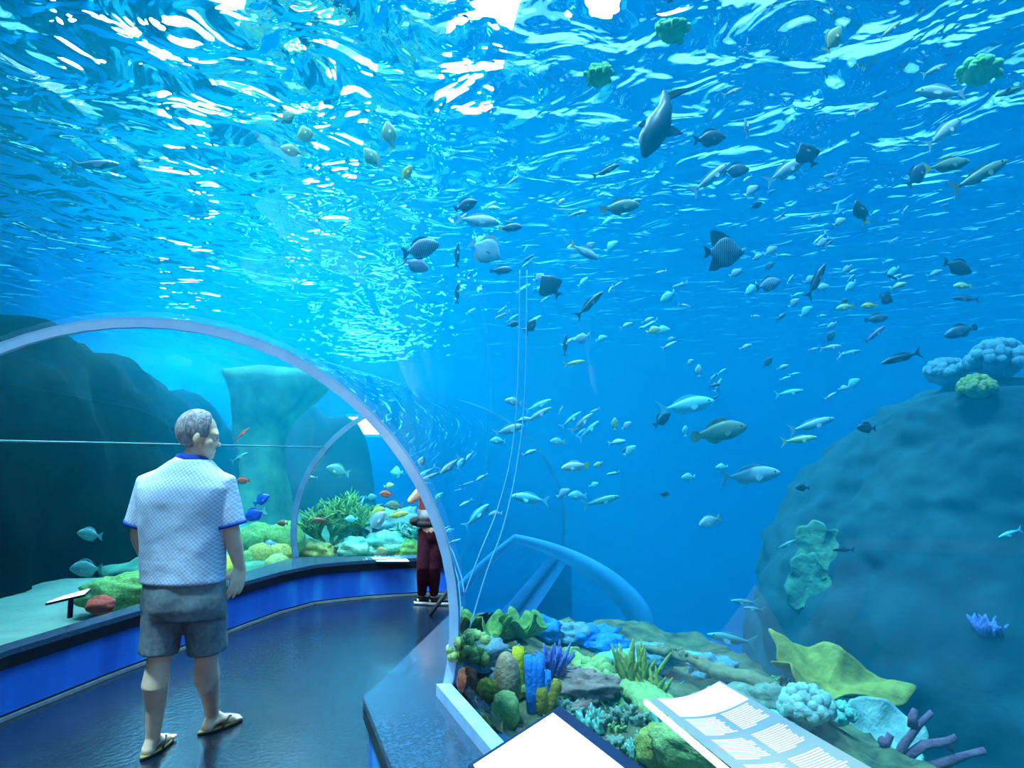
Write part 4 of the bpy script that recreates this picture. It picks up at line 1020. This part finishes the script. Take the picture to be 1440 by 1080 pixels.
# --- over the arch and along the surface
F(133, 231, 72, 0, 'slim', 'slate', 4.6, 'dark grey fish swimming alone above the crown of the arch', 'wrasse')
F(998, 195, 48, 6, 'oval', 'dark', 4.6, 'dark oval fish with pointed snout just beneath the small shark')
F(1136, 217, 40, 120, 'disc', 'dark', 4.7, 'dark deep-bodied fish tilted on end, alone under the bright surface haze')
F(852, 240, 44, 25, 'slim', 'slate', 4.7, 'slim grey fish rising under the tail side of the small shark', 'wrasse')
F(873, 291, 56, 8, 'grouper', 'green', 4.8, 'grey-green fish with a bright flash at its tail, straight below the slim grey one', 'grouper')
F(655, 289, 36, 20, 'oval', 'dark', 5.0, 'dark fish over the back of the big curved silvery fish')
F(672, 310, 64, -6, 'jack', 'pale', 4.9, 'big curved silvery fish in the thick of the shoal', 'jack')
F(592, 350, 56, 14, 'oval', 'dark', 4.9, 'dark striped surgeonfish nearest the glittering lamp patch', 'surgeonfish', striped=True)
F(585, 373, 40, -20, 'oval', 'mauve', 5.1, 'mauve-grey fish close under the striped surgeonfish', 'surgeonfish')
F(643, 359, 36, 86, 'slim', 'dark', 5.1, 'thin dark fish standing upright beside the striped surgeonfish', 'wrasse')
F(643, 413, 30, 88, 'slim', 'dark', 5.4, 'second thin dark upright fish, straight under the first', 'wrasse')
F(1018, 355, 58, 0, 'angel', 'dark', 4.6, 'dark striped angelfish with a long trailing belly fin', 'angelfish', striped=True)
F(774, 402, 40, 130, 'disc', 'dark', 5.2, 'dark square-looking batfish in the middle of the shoal', 'batfish')
F(829, 428, 52, 44, 'slim', 'dark', 5.1, 'slim dark fish climbing steeply beside the batfish', 'wrasse')
F(1148, 395, 56, 62, 'slim', 'dark', 4.9, 'slim dark fish climbing steeply, the steepest one between the angelfish and the yellow pair', 'wrasse')
F(1211, 298, 38, 112, 'oval', 'dark', 4.8, 'dark fish with a yellow tail pointing down', 'surgeonfish', tail='yellow')
F(1081, 400, 38, 15, 'oval', 'slate', 5.0, 'grey faintly striped fish between the angelfish and the steep slim fish', striped=True)
F(683, 352, 50, -30, 'disc', 'silver', 5.3, 'pale round fish below the big curved silvery one')
F(718, 320, 34, 5, 'grouper', 'slate', 5.1, 'small dark fish with a light belly at the nose of the curved silvery fish', 'grouper', tail='yellow')
F(822, 354, 46, -28, 'jack', 'silver', 5.2, 'pale fish diving, with a yellowish back, over the batfish', 'jack', tail='yellow')
F(705, 380, 32, 5, 'grouper', 'slate', 5.3, 'grey fish with yellowish belly beneath the pale round one', 'grouper')
F(746, 459, 26, 55, 'oval', 'dark', 5.6, 'small dark fish at the head of the two pale hoses')
F(722, 456, 18, 10, 'oval', 'dark', 5.8, 'tiny dark fish next to the one at the head of the hoses', parts=False)
F(808, 510, 30, 10, 'slim', 'yellow', 5.6, 'yellow-brown slim fish below the steep dark fish', 'wrasse')
F(795, 486, 32, 86, 'slim', 'slate', 5.6, 'upright thin fish with yellowish edge above the yellow-brown one', 'wrasse')
F(1347, 376, 44, -20, 'oval', 'dark', 5.0, 'dark triggerfish with raised fin over the small yellow-green fish', 'triggerfish')
F(1353, 402, 26, 180, 'grouper', 'lemon', 5.2, 'small yellow-green fish just under the dark triggerfish', flip=True)
F(1358, 420, 38, 178, 'slim', 'slate', 5.3, 'slate slim fish below the small yellow-green fish', 'wrasse', flip=True)
F(1350, 466, 48, 196, 'grouper', 'slate', 5.2, 'slate fish hovering above the coral heads of the big rock', 'grouper', flip=True)
F(1267, 503, 58, 196, 'slim', 'dark', 5.0, 'long dark fish heading past the shoulder of the big rock', 'wrasse', flip=True)
F(1230, 470, 38, 38, 'slim', 'mauve', 5.3, 'mauve-grey fish above the long dark fish', 'wrasse')
F(1233, 448, 34, 10, 'grouper', 'slate', 5.6, 'faint slate fish over the mauve-grey one', 'grouper')
F(1246, 420, 22, -20, 'disc', 'dark', 5.6, 'small round dark fish over the faint slate fish')
F(1253, 389, 20, -25, 'slim', 'dark', 5.7, 'small dark fish over the yellow-green one near the surface glitter', parts=False)
F(1263, 402, 26, 20, 'jack', 'lemon', 5.6, 'small yellow-green fish beneath the small dark one', parts=False)
F(1188, 432, 26, 190, 'grouper', 'lemon', 5.6, 'small yellow fish at the outer end of the yellow pair', flip=True, tail='yellow')
F(1222, 430, 24, 185, 'grouper', 'yellow', 5.6, 'small yellow fish of the pair that swims nearer the round dark fish', flip=True)
F(1332, 232, 68, 10, 'jack', 'green', 4.6, 'large hazy grey-green fish overlapped by the slanting green-grey one', 'jack', tail='yellow')
F(1378, 246, 92, 28, 'slim', 'green', 4.3, 'long green-grey fish slanting up under the bright corner of the surface', 'barracuda')
F(1290, 246, 44, 50, 'oval', 'slate', 4.9, 'blurred slate fish behind the tail of the hazy grey-green one')
F(1322, 130, 74, 178, 'jack', 'pale', 4.1, 'pale ghostly fish high up near the green glint', 'jack', flip=True)
F(1328, 186, 66, 38, 'jack', 'pale', 4.4, 'pale ghostly fish slanting up, below the level ghostly one', 'jack')
F(1420, 128, 46, 200, 'slim', 'green', 4.0, 'greenish fish with raised tail at the edge of the surface haze', 'wrasse')
F(1012, 607, 78, 12, 'grouper', 'green', 4.9, 'green-backed grouper in open water, the largest fish at mid height', 'grouper')
F(1056, 668, 84, 5, 'jack', 'silver', 5.0, 'long silver-blue jack in open water close to the big rock', 'jack')
F(966, 570, 80, 9, 'jack', 'cyan', 5.2, 'pale turquoise long fish above the green-backed grouper', 'jack')
F(1124, 618, 50, 8, 'slim', 'lemon', 5.1, 'pale yellowish slim fish near the upper flank of the big rock', 'wrasse')
F(1142, 597, 66, 16, 'slim', 'silver', 5.8, 'faint bluish slim fish over the pale yellowish one', 'wrasse')
F(998, 733, 32, 200, 'oval', 'pale', 5.2, 'white fish with a yellow-green tail alone over the dark open water', flip=True, tail='yellow')
F(808, 656, 38, 188, 'grouper', 'pale', 5.0, 'bright white-headed fish with a bent yellow tail in the centre of the open water', flip=True, tail='yellow')
F(841, 653, 14, 200, 'oval', 'lemon', 5.4, 'tiny yellowish fish at the tail of the white-headed fish', parts=False)
F(625, 686, 42, 185, 'jack', 'cyan', 5.0, 'turquoise fish just clear of the rim of the big arch', 'jack', flip=True)
F(628, 699, 34, 5, 'slim', 'silver', 5.2, 'slim silvery fish under the turquoise one at the rim of the big arch', 'wrasse')
F(653, 722, 34, 80, 'oval', 'lemon', 4.9, 'yellow-green fish standing upright by the rim of the big arch')
F(672, 702, 22, 110, 'oval', 'cyan', 5.2, 'small turquoise fish tilted up over the yellow-green upright one', parts=False)
F(745, 701, 52, 172, 'jack', 'cyan', 5.2, 'turquoise fish trailing a long pale tail between the hoses and the open water', 'jack', flip=True)
F(812, 697, 26, 180, 'oval', 'cyan', 5.1, 'bright turquoise fish in front of the long thin one', flip=True)
F(846, 704, 52, 14, 'slim', 'teal', 5.3, 'long thin teal fish behind the bright turquoise one', 'wrasse')
F(700, 620, 22, 180, 'oval', 'cyan', 5.3, 'bright turquoise fish beside the pale hoses', flip=True)
F(716, 604, 44, 15, 'jack', 'silver', 5.4, 'silvery fish crossing over the pale hoses', 'jack')
F(784, 621, 22, 180, 'oval', 'cyan', 5.5, 'bright small turquoise fish with a yellow fleck below the leaning trio', flip=True, tail='yellow')
F(803, 590, 36, 38, 'slim', 'cyan', 5.5, 'first of three turquoise fish leaning the same way', 'wrasse')
F(818, 594, 40, 40, 'slim', 'silver', 5.5, 'middle of three turquoise fish leaning the same way', 'wrasse')
F(828, 605, 38, 42, 'slim', 'cyan', 5.5, 'lowest of three turquoise fish leaning the same way', 'wrasse')
F(865, 596, 18, 90, 'oval', 'lemon', 5.4, 'bright yellowish round fish above the end of the leaning trio', parts=False)
F(757, 583, 42, 28, 'slim', 'silver', 5.5, 'pale slim fish rising away from the hoses', 'wrasse')
F(757, 570, 40, 24, 'slim', 'cyan', 5.6, 'second pale slim fish above the first one rising from the hoses', 'wrasse')
F(722, 565, 24, 170, 'oval', 'pale', 5.3, 'white-bellied fish between the two pale hoses', flip=True)
F(931, 590, 30, 40, 'oval', 'dark', 5.4, 'dark curved fish under the pale turquoise long fish')
F(964, 606, 16, 90, 'oval', 'cyan', 5.3, 'small turquoise fish at the tail of the green-backed grouper', parts=False)
F(968, 671, 20, 185, 'oval', 'cyan', 5.3, 'small bright turquoise fish at the tail end of the long jack', flip=True, parts=False)
F(1015, 657, 18, 185, 'oval', 'cyan', 5.3, 'small bright turquoise fish above the tail of the long jack', flip=True, parts=False)
F(886, 634, 22, 40, 'oval', 'cyan', 5.6, 'small turquoise fish halfway between the white-headed fish and the grouper', parts=False)
F(935, 695, 14, 0, 'oval', 'dark', 5.4, 'tiny dark fish in the open blue water below the grouper', parts=False)
F(1128, 686, 20, 180, 'oval', 'dark', 5.2, 'small dark fish at the edge of the big rock near the jack', flip=True, parts=False)
F(1186, 773, 30, 180, 'slim', 'dark', 4.0, 'dark fish against the big rock beside the yellow-green sheet coral', 'wrasse', flip=True)
F(1218, 602, 28, 178, 'oval', 'dark', 4.2, 'dark fish against the upper shoulder of the big rock', flip=True)
F(1105, 766, 30, 25, 'slim', 'teal', 4.9, 'teal fish by the upper tip of the yellow-green sheet coral', 'wrasse')
F(1046, 846, 36, 176, 'slim', 'teal', 5.0, 'upper of two thin teal fish low over the dark water', 'wrasse', flip=True)
F(1060, 856, 28, 174, 'slim', 'teal', 5.1, 'lower of two thin teal fish low over the dark water', 'wrasse', flip=True)
F(1028, 898, 66, 170, 'slim', 'teal', 4.9, 'long thin greenish fish gliding over the tip of the brown branch', 'trumpetfish', flip=True)
F(1420, 750, 34, 200, 'slim', 'cyan', 3.9, 'turquoise fish at the edge of the frame against the big rock', 'wrasse', flip=True)
# --- among the corals
F(924, 1018, 46, 115, 'slim', 'cyan', 3.2, 'vivid turquoise fish with a bent tail above the olive ball coral', 'parrotfish')
F(937, 963, 44, 176, 'slim', 'cyan', 4.3, 'vivid turquoise fish half behind the corner of the reflected text panel', 'parrotfish', flip=True)
F(875, 986, 16, 180, 'oval', 'cyan', 3.8, 'small turquoise fish under the lime-green branch', flip=True, parts=False)
F(738, 902, 36, 160, 'slim', 'cyan', 4.6, 'bright blue fish resting over the bank of corals', 'parrotfish', flip=True, tail='blue')
F(968, 947, 36, 174, 'slim', 'teal', 4.5, 'teal striped fish under the brown branch', 'wrasse', flip=True)
# --- behind the ledge and past the far window
F(126, 752, 36, 172, 'oval', 'teal', 6.4, 'upper of two teal fish in the dark water behind the man', flip=True)
F(121, 800, 46, 180, 'oval', 'teal', 6.3, 'lower of two teal fish in the dark water behind the man', flip=True)
F(475, 662, 34, 165, 'oval', 'teal', 10.0, 'large dusky teal fish under the far arch', flip=True)
F(558, 664, 18, 180, 'disc', 'cyan', 9.8, 'bright round turquoise fish highest under the far arch', flip=True)
F(547, 683, 15, 10, 'oval', 'lemon', 9.8, 'small ring-marked pale fish under the bright round one', parts=False)
F(543, 695, 20, 180, 'oval', 'red', 9.6, 'small red fish beyond the far window', flip=True)
F(554, 711, 26, 180, 'oval', 'green', 9.6, 'pale green fish next to the elbow of the far person', flip=True)
F(531, 719, 24, 15, 'oval', 'yellow', 9.7, 'yellowish fish above the slanting blue one past the far window')
F(559, 724, 32, 10, 'jack', 'yellow', 9.5, 'yellow striped fish nose up to the slanting blue one past the far window', 'jack')
F(530, 733, 36, 48, 'oval', 'silver', 9.3, 'slanting silvery-blue fish over the far reef')
F(510, 704, 14, 70, 'slim', 'cyan', 9.9, 'tiny turquoise fish standing upright past the far window', parts=False)
F(522, 699, 16, 5, 'oval', 'teal', 9.9, 'tiny teal fish beside the tiny upright one', parts=False)
F(494, 730, 18, 180, 'oval', 'cyan', 9.4, 'pale turquoise fish over the green bushy coral', flip=True, parts=False)
F(450, 732, 24, 180, 'grouper', 'brown', 9.0, 'reddish-brown fish resting on top of the green bushy coral', 'grouper', flip=True)
F(536, 777, 20, 20, 'disc', 'lemon', 8.9, 'pale yellow tang over the flat white sign', 'tang')
F(558, 782, 10, 180, 'oval', 'red', 8.9, 'tiny red fish at the end of the flat white sign', flip=True, parts=False)
F(341, 610, 26, 40, 'slim', 'red', 8.5, 'orange fish slanting upward near the head of the man', 'wrasse')
F(342, 676, 20, 180, 'oval', 'red', 8.2, 'orange-red fish at the shoulder of the man', flip=True)
F(337, 643, 26, 30, 'slim', 'teal', 8.6, 'thin teal fish between the two orange ones near the man', 'wrasse')
F(358, 724, 34, 200, 'oval', 'blue', 8.2, 'vivid blue surgeonfish beside the sleeve of the man', 'surgeonfish', flip=True, tail='cyan')
F(368, 703, 26, 30, 'oval', 'blue', 8.6, 'deep blue fish just above the vivid blue surgeonfish')
F(397, 736, 16, 180, 'oval', 'brown', 8.8, 'small brown fish next to the round olive corals', flip=True, parts=False)
F(438, 671, 18, 175, 'slim', 'teal', 9.2, 'small teal fish crossing the joint of the far arch', flip=True, parts=False)
# --- pale and yellowish fish, and surface glints built as fish
F(548, 190, 42, 100, 'oval', 'lemon', 4.6, 'pale yellow fish on end beneath the broken ring of light')
F(524, 222, 38, 130, 'oval', 'lemon', 4.7, 'second pale yellow fish, under the one on end')
F(404, 165, 26, 20, 'disc', 'lemon', 4.6, 'upper pale yellow fish of the three between the two lamp columns')
F(430, 190, 30, 110, 'disc', 'lemon', 4.7, 'middle pale yellow fish of the three between the two lamp columns')
F(411, 212, 36, 165, 'oval', 'lemon', 4.7, 'lowest pale yellow fish of the three between the two lamp columns', flip=True)
F(572, 244, 28, 60, 'oval', 'yellow', 4.9, 'small yellow fish straight above the striped surgeonfish')
F(1172, 55, 44, 60, 'oval', 'lemon', 3.7, 'pale green-white fish-shaped glint high in the bright surface haze')
F(1252, 42, 42, 38, 'slim', 'pale', 3.7, 'white streak-like glint close to the pale green-white one', 'needlefish_and_glint')
F(1314, 98, 40, 25, 'slim', 'pale', 3.9, 'white streak-like glint beside the bright green glint', 'needlefish_and_glint')
F(1217, 154, 36, 20, 'slim', 'pale', 4.3, 'white streak-like glint alone between the deep-bodied dark fish and the green glint', 'needlefish_and_glint')
F(1030, 129, 30, 22, 'slim', 'pale', 4.2, 'white streak-like glint above the dark oval fish', 'needlefish_and_glint')
F(1050, 180, 30, 100, 'slim', 'silver', 4.6, 'pale upright fish beside the dark oval fish', 'wrasse')
F(1105, 240, 66, 30, 'jack', 'silver', 4.8, 'pale slanting fish crossing below the tilted deep-bodied fish', 'jack')
F(1000, 250, 70, 38, 'slim', 'silver', 4.8, 'pale long fish slanting up beneath the dark oval fish', 'barracuda')
F(1035, 240, 40, 5, 'oval', 'slate', 5.2, 'faint slate fish behind the pale long slanting one')
F(1168, 488, 30, 8, 'slim', 'pale', 5.4, 'white dash-shaped fish over the faint rock edge', 'needlefish_and_glint')
F(1195, 496, 30, 12, 'slim', 'cyan', 5.4, 'turquoise dash-shaped fish just under the white dash-shaped one', 'needlefish_and_glint')
F(983, 521, 18, 90, 'oval', 'pale', 5.4, 'small white fish above the pale turquoise long fish', parts=False)
F(919, 465, 22, 15, 'oval', 'lemon', 5.3, 'small lime-white fish alone in the blue beside the steep dark fish', parts=False)
F(1110, 552, 40, 10, 'slim', 'cyan', 5.6, 'turquoise slim fish below the dash-shaped pair', 'needlefish_and_glint')
# small shark seen from below
t = empty('small_shark'); props(t, 'small dark shark with spread fins gliding near the surface, seen from below', 'shark')
bm = bmesh.new(); q = [at(a, b, 4.35) for a, b in ((935, 128), (936, 150), (926, 176), (913, 200), (906, 220))]; add_tube(bm, q, [.015, .045, .085, .075, .02], 16); obj('body', bm, fish_mat('dark'), t)
def blade(name, pts, th=.012):
    bm = bmesh.new(); P3 = [at(a, b, 4.35) for a, b in pts]; n = Vector((0, 1, 0)) * th
    add_loft(bm, [[p - n for p in P3], [p + n for p in P3]]); obj(name, bm, FIN['dark'], t, False)
blade('pectoral_fin', ((924, 182), (945, 178), (960, 188), (938, 192), (920, 192))); blade('pectoral_fin', ((918, 172), (904, 170), (898, 176), (908, 180), (917, 184)))
blade('tail_fin', ((931, 134), (952, 126), (975, 124), (950, 136), (938, 142)))
# green weed at the surface; the brightest is a reflected glint built solid
for a, b, s, lab in ((1378, 120, .12, 'bright green glint near the edge of the surface haze'), (945, 60, .10, 'pale green floating weed at the top between lamp and haze'), (842, 122, .09, 'small green floating weed below the lamp at the top edge')):
    put('weed_and_glint', bm_cauli(s, int(a), 26, 8), cm('weed_and_glint_green', (.35, .95, .40), (.2, .7, .3)), at(a, b, 3.9 if a > 1300 else 3.6), lab, 'weed')
# --- the dense shoal: many small fish that nothing tells apart
rnd = random.Random(11); n = 0
zones = [(640, 900, 250, 500, 40, .75), (880, 1200, 380, 560, 40, .8), (1040, 1330, 240, 420, 34, .75), (720, 900, 560, 720, 16, .5)]
for x0, x1, y0, y1, k, tilt in zones:
    for _ in range(k):
        a, b = rnd.uniform(x0, x1), rnd.uniform(y0, y1); c = rnd.choice(['cyan', 'cyan', 'pale', 'silver', 'silver', 'slate']); 
        F(a, b, rnd.uniform(12, 26), rnd.gauss(28, 16) + (180 if rnd.random() < .3 else 0), rnd.choice(['slim', 'slim', 'jack', 'oval']), c, rnd.uniform(5.4, 7.6),
          'small glinting fish of the dense shoal under the surface', 'shoal_fish', parts=False, group='small fish of the dense shoal')

# ================================================================== boards, panels, hoses
WHITEB = glow_mat('lit_board_face', (.95, 1, 1), 1.6)
FRAME = mat('board_frame', (.006, .026, .08), .7, (.004, .018, .06), 10, spec=.08)
def slab(bm, c, n, t0, t1):
    add_loft(bm, [[p + n * t0 for p in c], [p + n * t1 for p in c]])
def board(name, L_, T_, Rr, label, face, frame, margin):
    Q = L_ + Rr - T_; c = [L_, T_, Rr, Q]; mid = sum(c, Vector()) / 4; n = (T_ - L_).cross(Rr - T_).normalized(); n = n if n.z > 0 else -n
    t = empty(name, mid); props(t, label, 'board'); bm = bmesh.new(); slab(bm, [p - mid for p in c], n, -.004, .002); obj('face', bm, face, t, False)
    u = (T_ - L_).normalized(); v = (Rr - T_).normalized(); m1, m2, m3, m4 = margin
    o_ = [L_ - u * m1 - v * m2, T_ + u * m3 - v * m2, Rr + u * m3 + v * m4, Q - u * m1 + v * m4]
    bm = bmesh.new(); slab(bm, [p - mid for p in o_], n, -.03, -.005); obj('frame', bm, frame, t, False)
    return t, mid, n, u, v
t1_, mid, n1, u1, v1 = board('information_board', at(666, 1076, 1.98), at(778, 1003, 2.10), at(995, 1172, 1.62), 'blank white lit board in a dark blue frame at the foot of the near window', WHITEB, FRAME, (.008, .018, .035, .02))
bm = bmesh.new(); top = Vector((0, 0, -.03)); add_tube(bm, [top, Vector((-.05, .0, LZ - mid.z + .02 - .02))], .025, 12); add_ball(bm, Vector((-.05, 0, LZ - mid.z + .005)), (.07, .07, .012), 20); obj('stand', bm, FRAME, t1_)
# reflection of a printed panel, built as a glowing solid sheet
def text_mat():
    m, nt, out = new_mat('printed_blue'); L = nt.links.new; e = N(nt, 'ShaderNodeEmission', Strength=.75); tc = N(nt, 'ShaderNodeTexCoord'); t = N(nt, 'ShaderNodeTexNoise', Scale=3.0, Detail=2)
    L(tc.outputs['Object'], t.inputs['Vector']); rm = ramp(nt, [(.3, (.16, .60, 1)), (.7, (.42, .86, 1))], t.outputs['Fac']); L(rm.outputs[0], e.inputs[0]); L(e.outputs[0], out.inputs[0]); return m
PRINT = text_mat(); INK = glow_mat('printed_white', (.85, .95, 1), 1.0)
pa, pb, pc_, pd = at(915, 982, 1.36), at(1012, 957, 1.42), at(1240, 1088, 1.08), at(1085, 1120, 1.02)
mid = (pa + pb + pc_ + pd) / 4; t = empty('panel_reflection', mid); props(t, 'reflection of a blue and white printed panel with rows of text along the near window', 'panel')
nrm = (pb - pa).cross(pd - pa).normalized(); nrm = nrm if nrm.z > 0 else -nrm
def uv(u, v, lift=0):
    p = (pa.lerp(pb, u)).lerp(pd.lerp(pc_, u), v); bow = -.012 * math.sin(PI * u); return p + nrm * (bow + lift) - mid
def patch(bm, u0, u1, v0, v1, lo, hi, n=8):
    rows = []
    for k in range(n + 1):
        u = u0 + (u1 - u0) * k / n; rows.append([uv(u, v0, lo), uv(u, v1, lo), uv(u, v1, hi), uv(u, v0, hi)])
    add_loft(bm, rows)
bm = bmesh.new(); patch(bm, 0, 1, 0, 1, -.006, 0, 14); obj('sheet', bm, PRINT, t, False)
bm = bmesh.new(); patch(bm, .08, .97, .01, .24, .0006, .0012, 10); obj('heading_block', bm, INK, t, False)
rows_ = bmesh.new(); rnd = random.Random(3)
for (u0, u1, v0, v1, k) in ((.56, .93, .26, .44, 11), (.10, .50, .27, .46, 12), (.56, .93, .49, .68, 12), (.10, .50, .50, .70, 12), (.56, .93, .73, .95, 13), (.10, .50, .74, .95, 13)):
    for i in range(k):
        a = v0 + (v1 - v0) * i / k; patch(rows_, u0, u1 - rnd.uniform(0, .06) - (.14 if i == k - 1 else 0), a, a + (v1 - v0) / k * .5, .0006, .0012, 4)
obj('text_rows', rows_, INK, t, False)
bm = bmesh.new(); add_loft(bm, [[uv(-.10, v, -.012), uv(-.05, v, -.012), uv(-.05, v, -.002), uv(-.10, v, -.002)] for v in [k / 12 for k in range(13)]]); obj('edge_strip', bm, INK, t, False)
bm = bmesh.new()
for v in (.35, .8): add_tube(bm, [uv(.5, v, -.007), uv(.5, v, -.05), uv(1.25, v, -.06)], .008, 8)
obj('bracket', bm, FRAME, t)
# small lit signs lying on the long ledge
def ledge_sign(quad, Y, label):
    c = [at(a, b, Y + dy) for a, b, dy in quad]; mid = sum(c, Vector()) / 4; t = empty('ledge_sign', mid); props(t, label, 'sign'); n = (c[1] - c[0]).cross(c[2] - c[1]).normalized(); n = n if n.z > 0 else -n
    bm = bmesh.new(); slab(bm, [p - mid for p in c], n, -.004, .002); obj('face', bm, WHITEB, t, False)
    bm = bmesh.new(); slab(bm, [(p - mid) * 1.08 for p in c], n, -.02, -.005); obj('frame', bm, FRAME, t, False)
    g = mid.copy(); bm = bmesh.new(); add_tube(bm, [Vector((0, 0, -.012)), Vector((0, 0, LZ - g.z + .001))], .018, 10); obj('stand', bm, FRAME, t)
ledge_sign([(66, 847, 0), (90, 838, .25), (126, 828, .25), (118, 835, 0)], 5.15, 'small white lit sign on a stand at the ledge behind the man')
ledge_sign([(522, 783.5, .16), (570, 784.5, .16), (575, 789, -.04), (530, 789, -.04)], 8.12, 'flat white lit sign on the ledge of the far window')
# two thin hoses, and a curved reflection built as a solid band
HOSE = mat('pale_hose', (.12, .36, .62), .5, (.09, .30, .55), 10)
def hose(pts, label, r=.0042):
    q = [at(a, b, y) for a, b, y in pts]; out_ = []
    for i in range(len(q) - 1):
        p0, p1, p2, p3 = q[max(i - 1, 0)], q[i], q[i + 1], q[min(i + 2, len(q) - 1)]
        for s in range(6):
            k = s / 6; out_.append(.5 * ((2 * p1) + (p2 - p0) * k + (2 * p0 - 5 * p1 + 4 * p2 - p3) * k * k + (3 * p1 - p0 - 3 * p2 + p3) * k ** 3))
    out_.append(q[-1]); bm = bmesh.new(); add_tube(bm, out_, r, 6); props(obj('air_hose', bm, HOSE), label, 'hose')
hose([(731, 380, 4.6), (730, 470, 4.5), (727, 560, 4.4), (719, 640, 4.3), (700, 715, 4.15), (674, 780, 3.95), (645, 858, 3.75)], 'thin pale hose hanging in the water, the one closer to the big arch')
hose([(741, 380, 4.65), (740, 470, 4.55), (737, 570, 4.45), (727, 655, 4.32), (708, 740, 4.15), (684, 805, 3.98), (660, 885, 3.78)], 'thin pale hose hanging in the water, the one farther from the big arch')
def reflected_band_mat():
    m, nt, out = new_mat('reflected_band'); L = nt.links.new; t = N(nt, 'ShaderNodeBsdfTransparent'); d = N(nt, 'ShaderNodeBsdfPrincipled', Roughness=.3); d.inputs['Base Color'].default_value = (.10, .55, 1, 1)
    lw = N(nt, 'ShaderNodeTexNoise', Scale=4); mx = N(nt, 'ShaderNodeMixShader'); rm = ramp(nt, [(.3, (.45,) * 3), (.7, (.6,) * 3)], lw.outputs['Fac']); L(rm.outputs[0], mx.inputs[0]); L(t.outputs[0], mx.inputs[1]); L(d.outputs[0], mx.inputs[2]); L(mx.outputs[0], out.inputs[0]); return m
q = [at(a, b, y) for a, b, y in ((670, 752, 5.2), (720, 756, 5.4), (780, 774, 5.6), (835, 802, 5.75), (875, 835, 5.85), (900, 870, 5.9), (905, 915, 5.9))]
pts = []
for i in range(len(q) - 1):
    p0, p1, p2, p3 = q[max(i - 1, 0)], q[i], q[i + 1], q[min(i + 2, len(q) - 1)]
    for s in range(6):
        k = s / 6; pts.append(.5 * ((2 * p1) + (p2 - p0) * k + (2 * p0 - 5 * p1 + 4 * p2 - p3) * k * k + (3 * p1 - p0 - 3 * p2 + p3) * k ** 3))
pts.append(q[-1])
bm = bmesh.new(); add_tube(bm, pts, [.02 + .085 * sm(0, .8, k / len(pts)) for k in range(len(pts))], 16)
props(obj('reflected_band', bm, reflected_band_mat()), 'pale blue reflected band curving down to the rim of the reef bed', 'reflection')
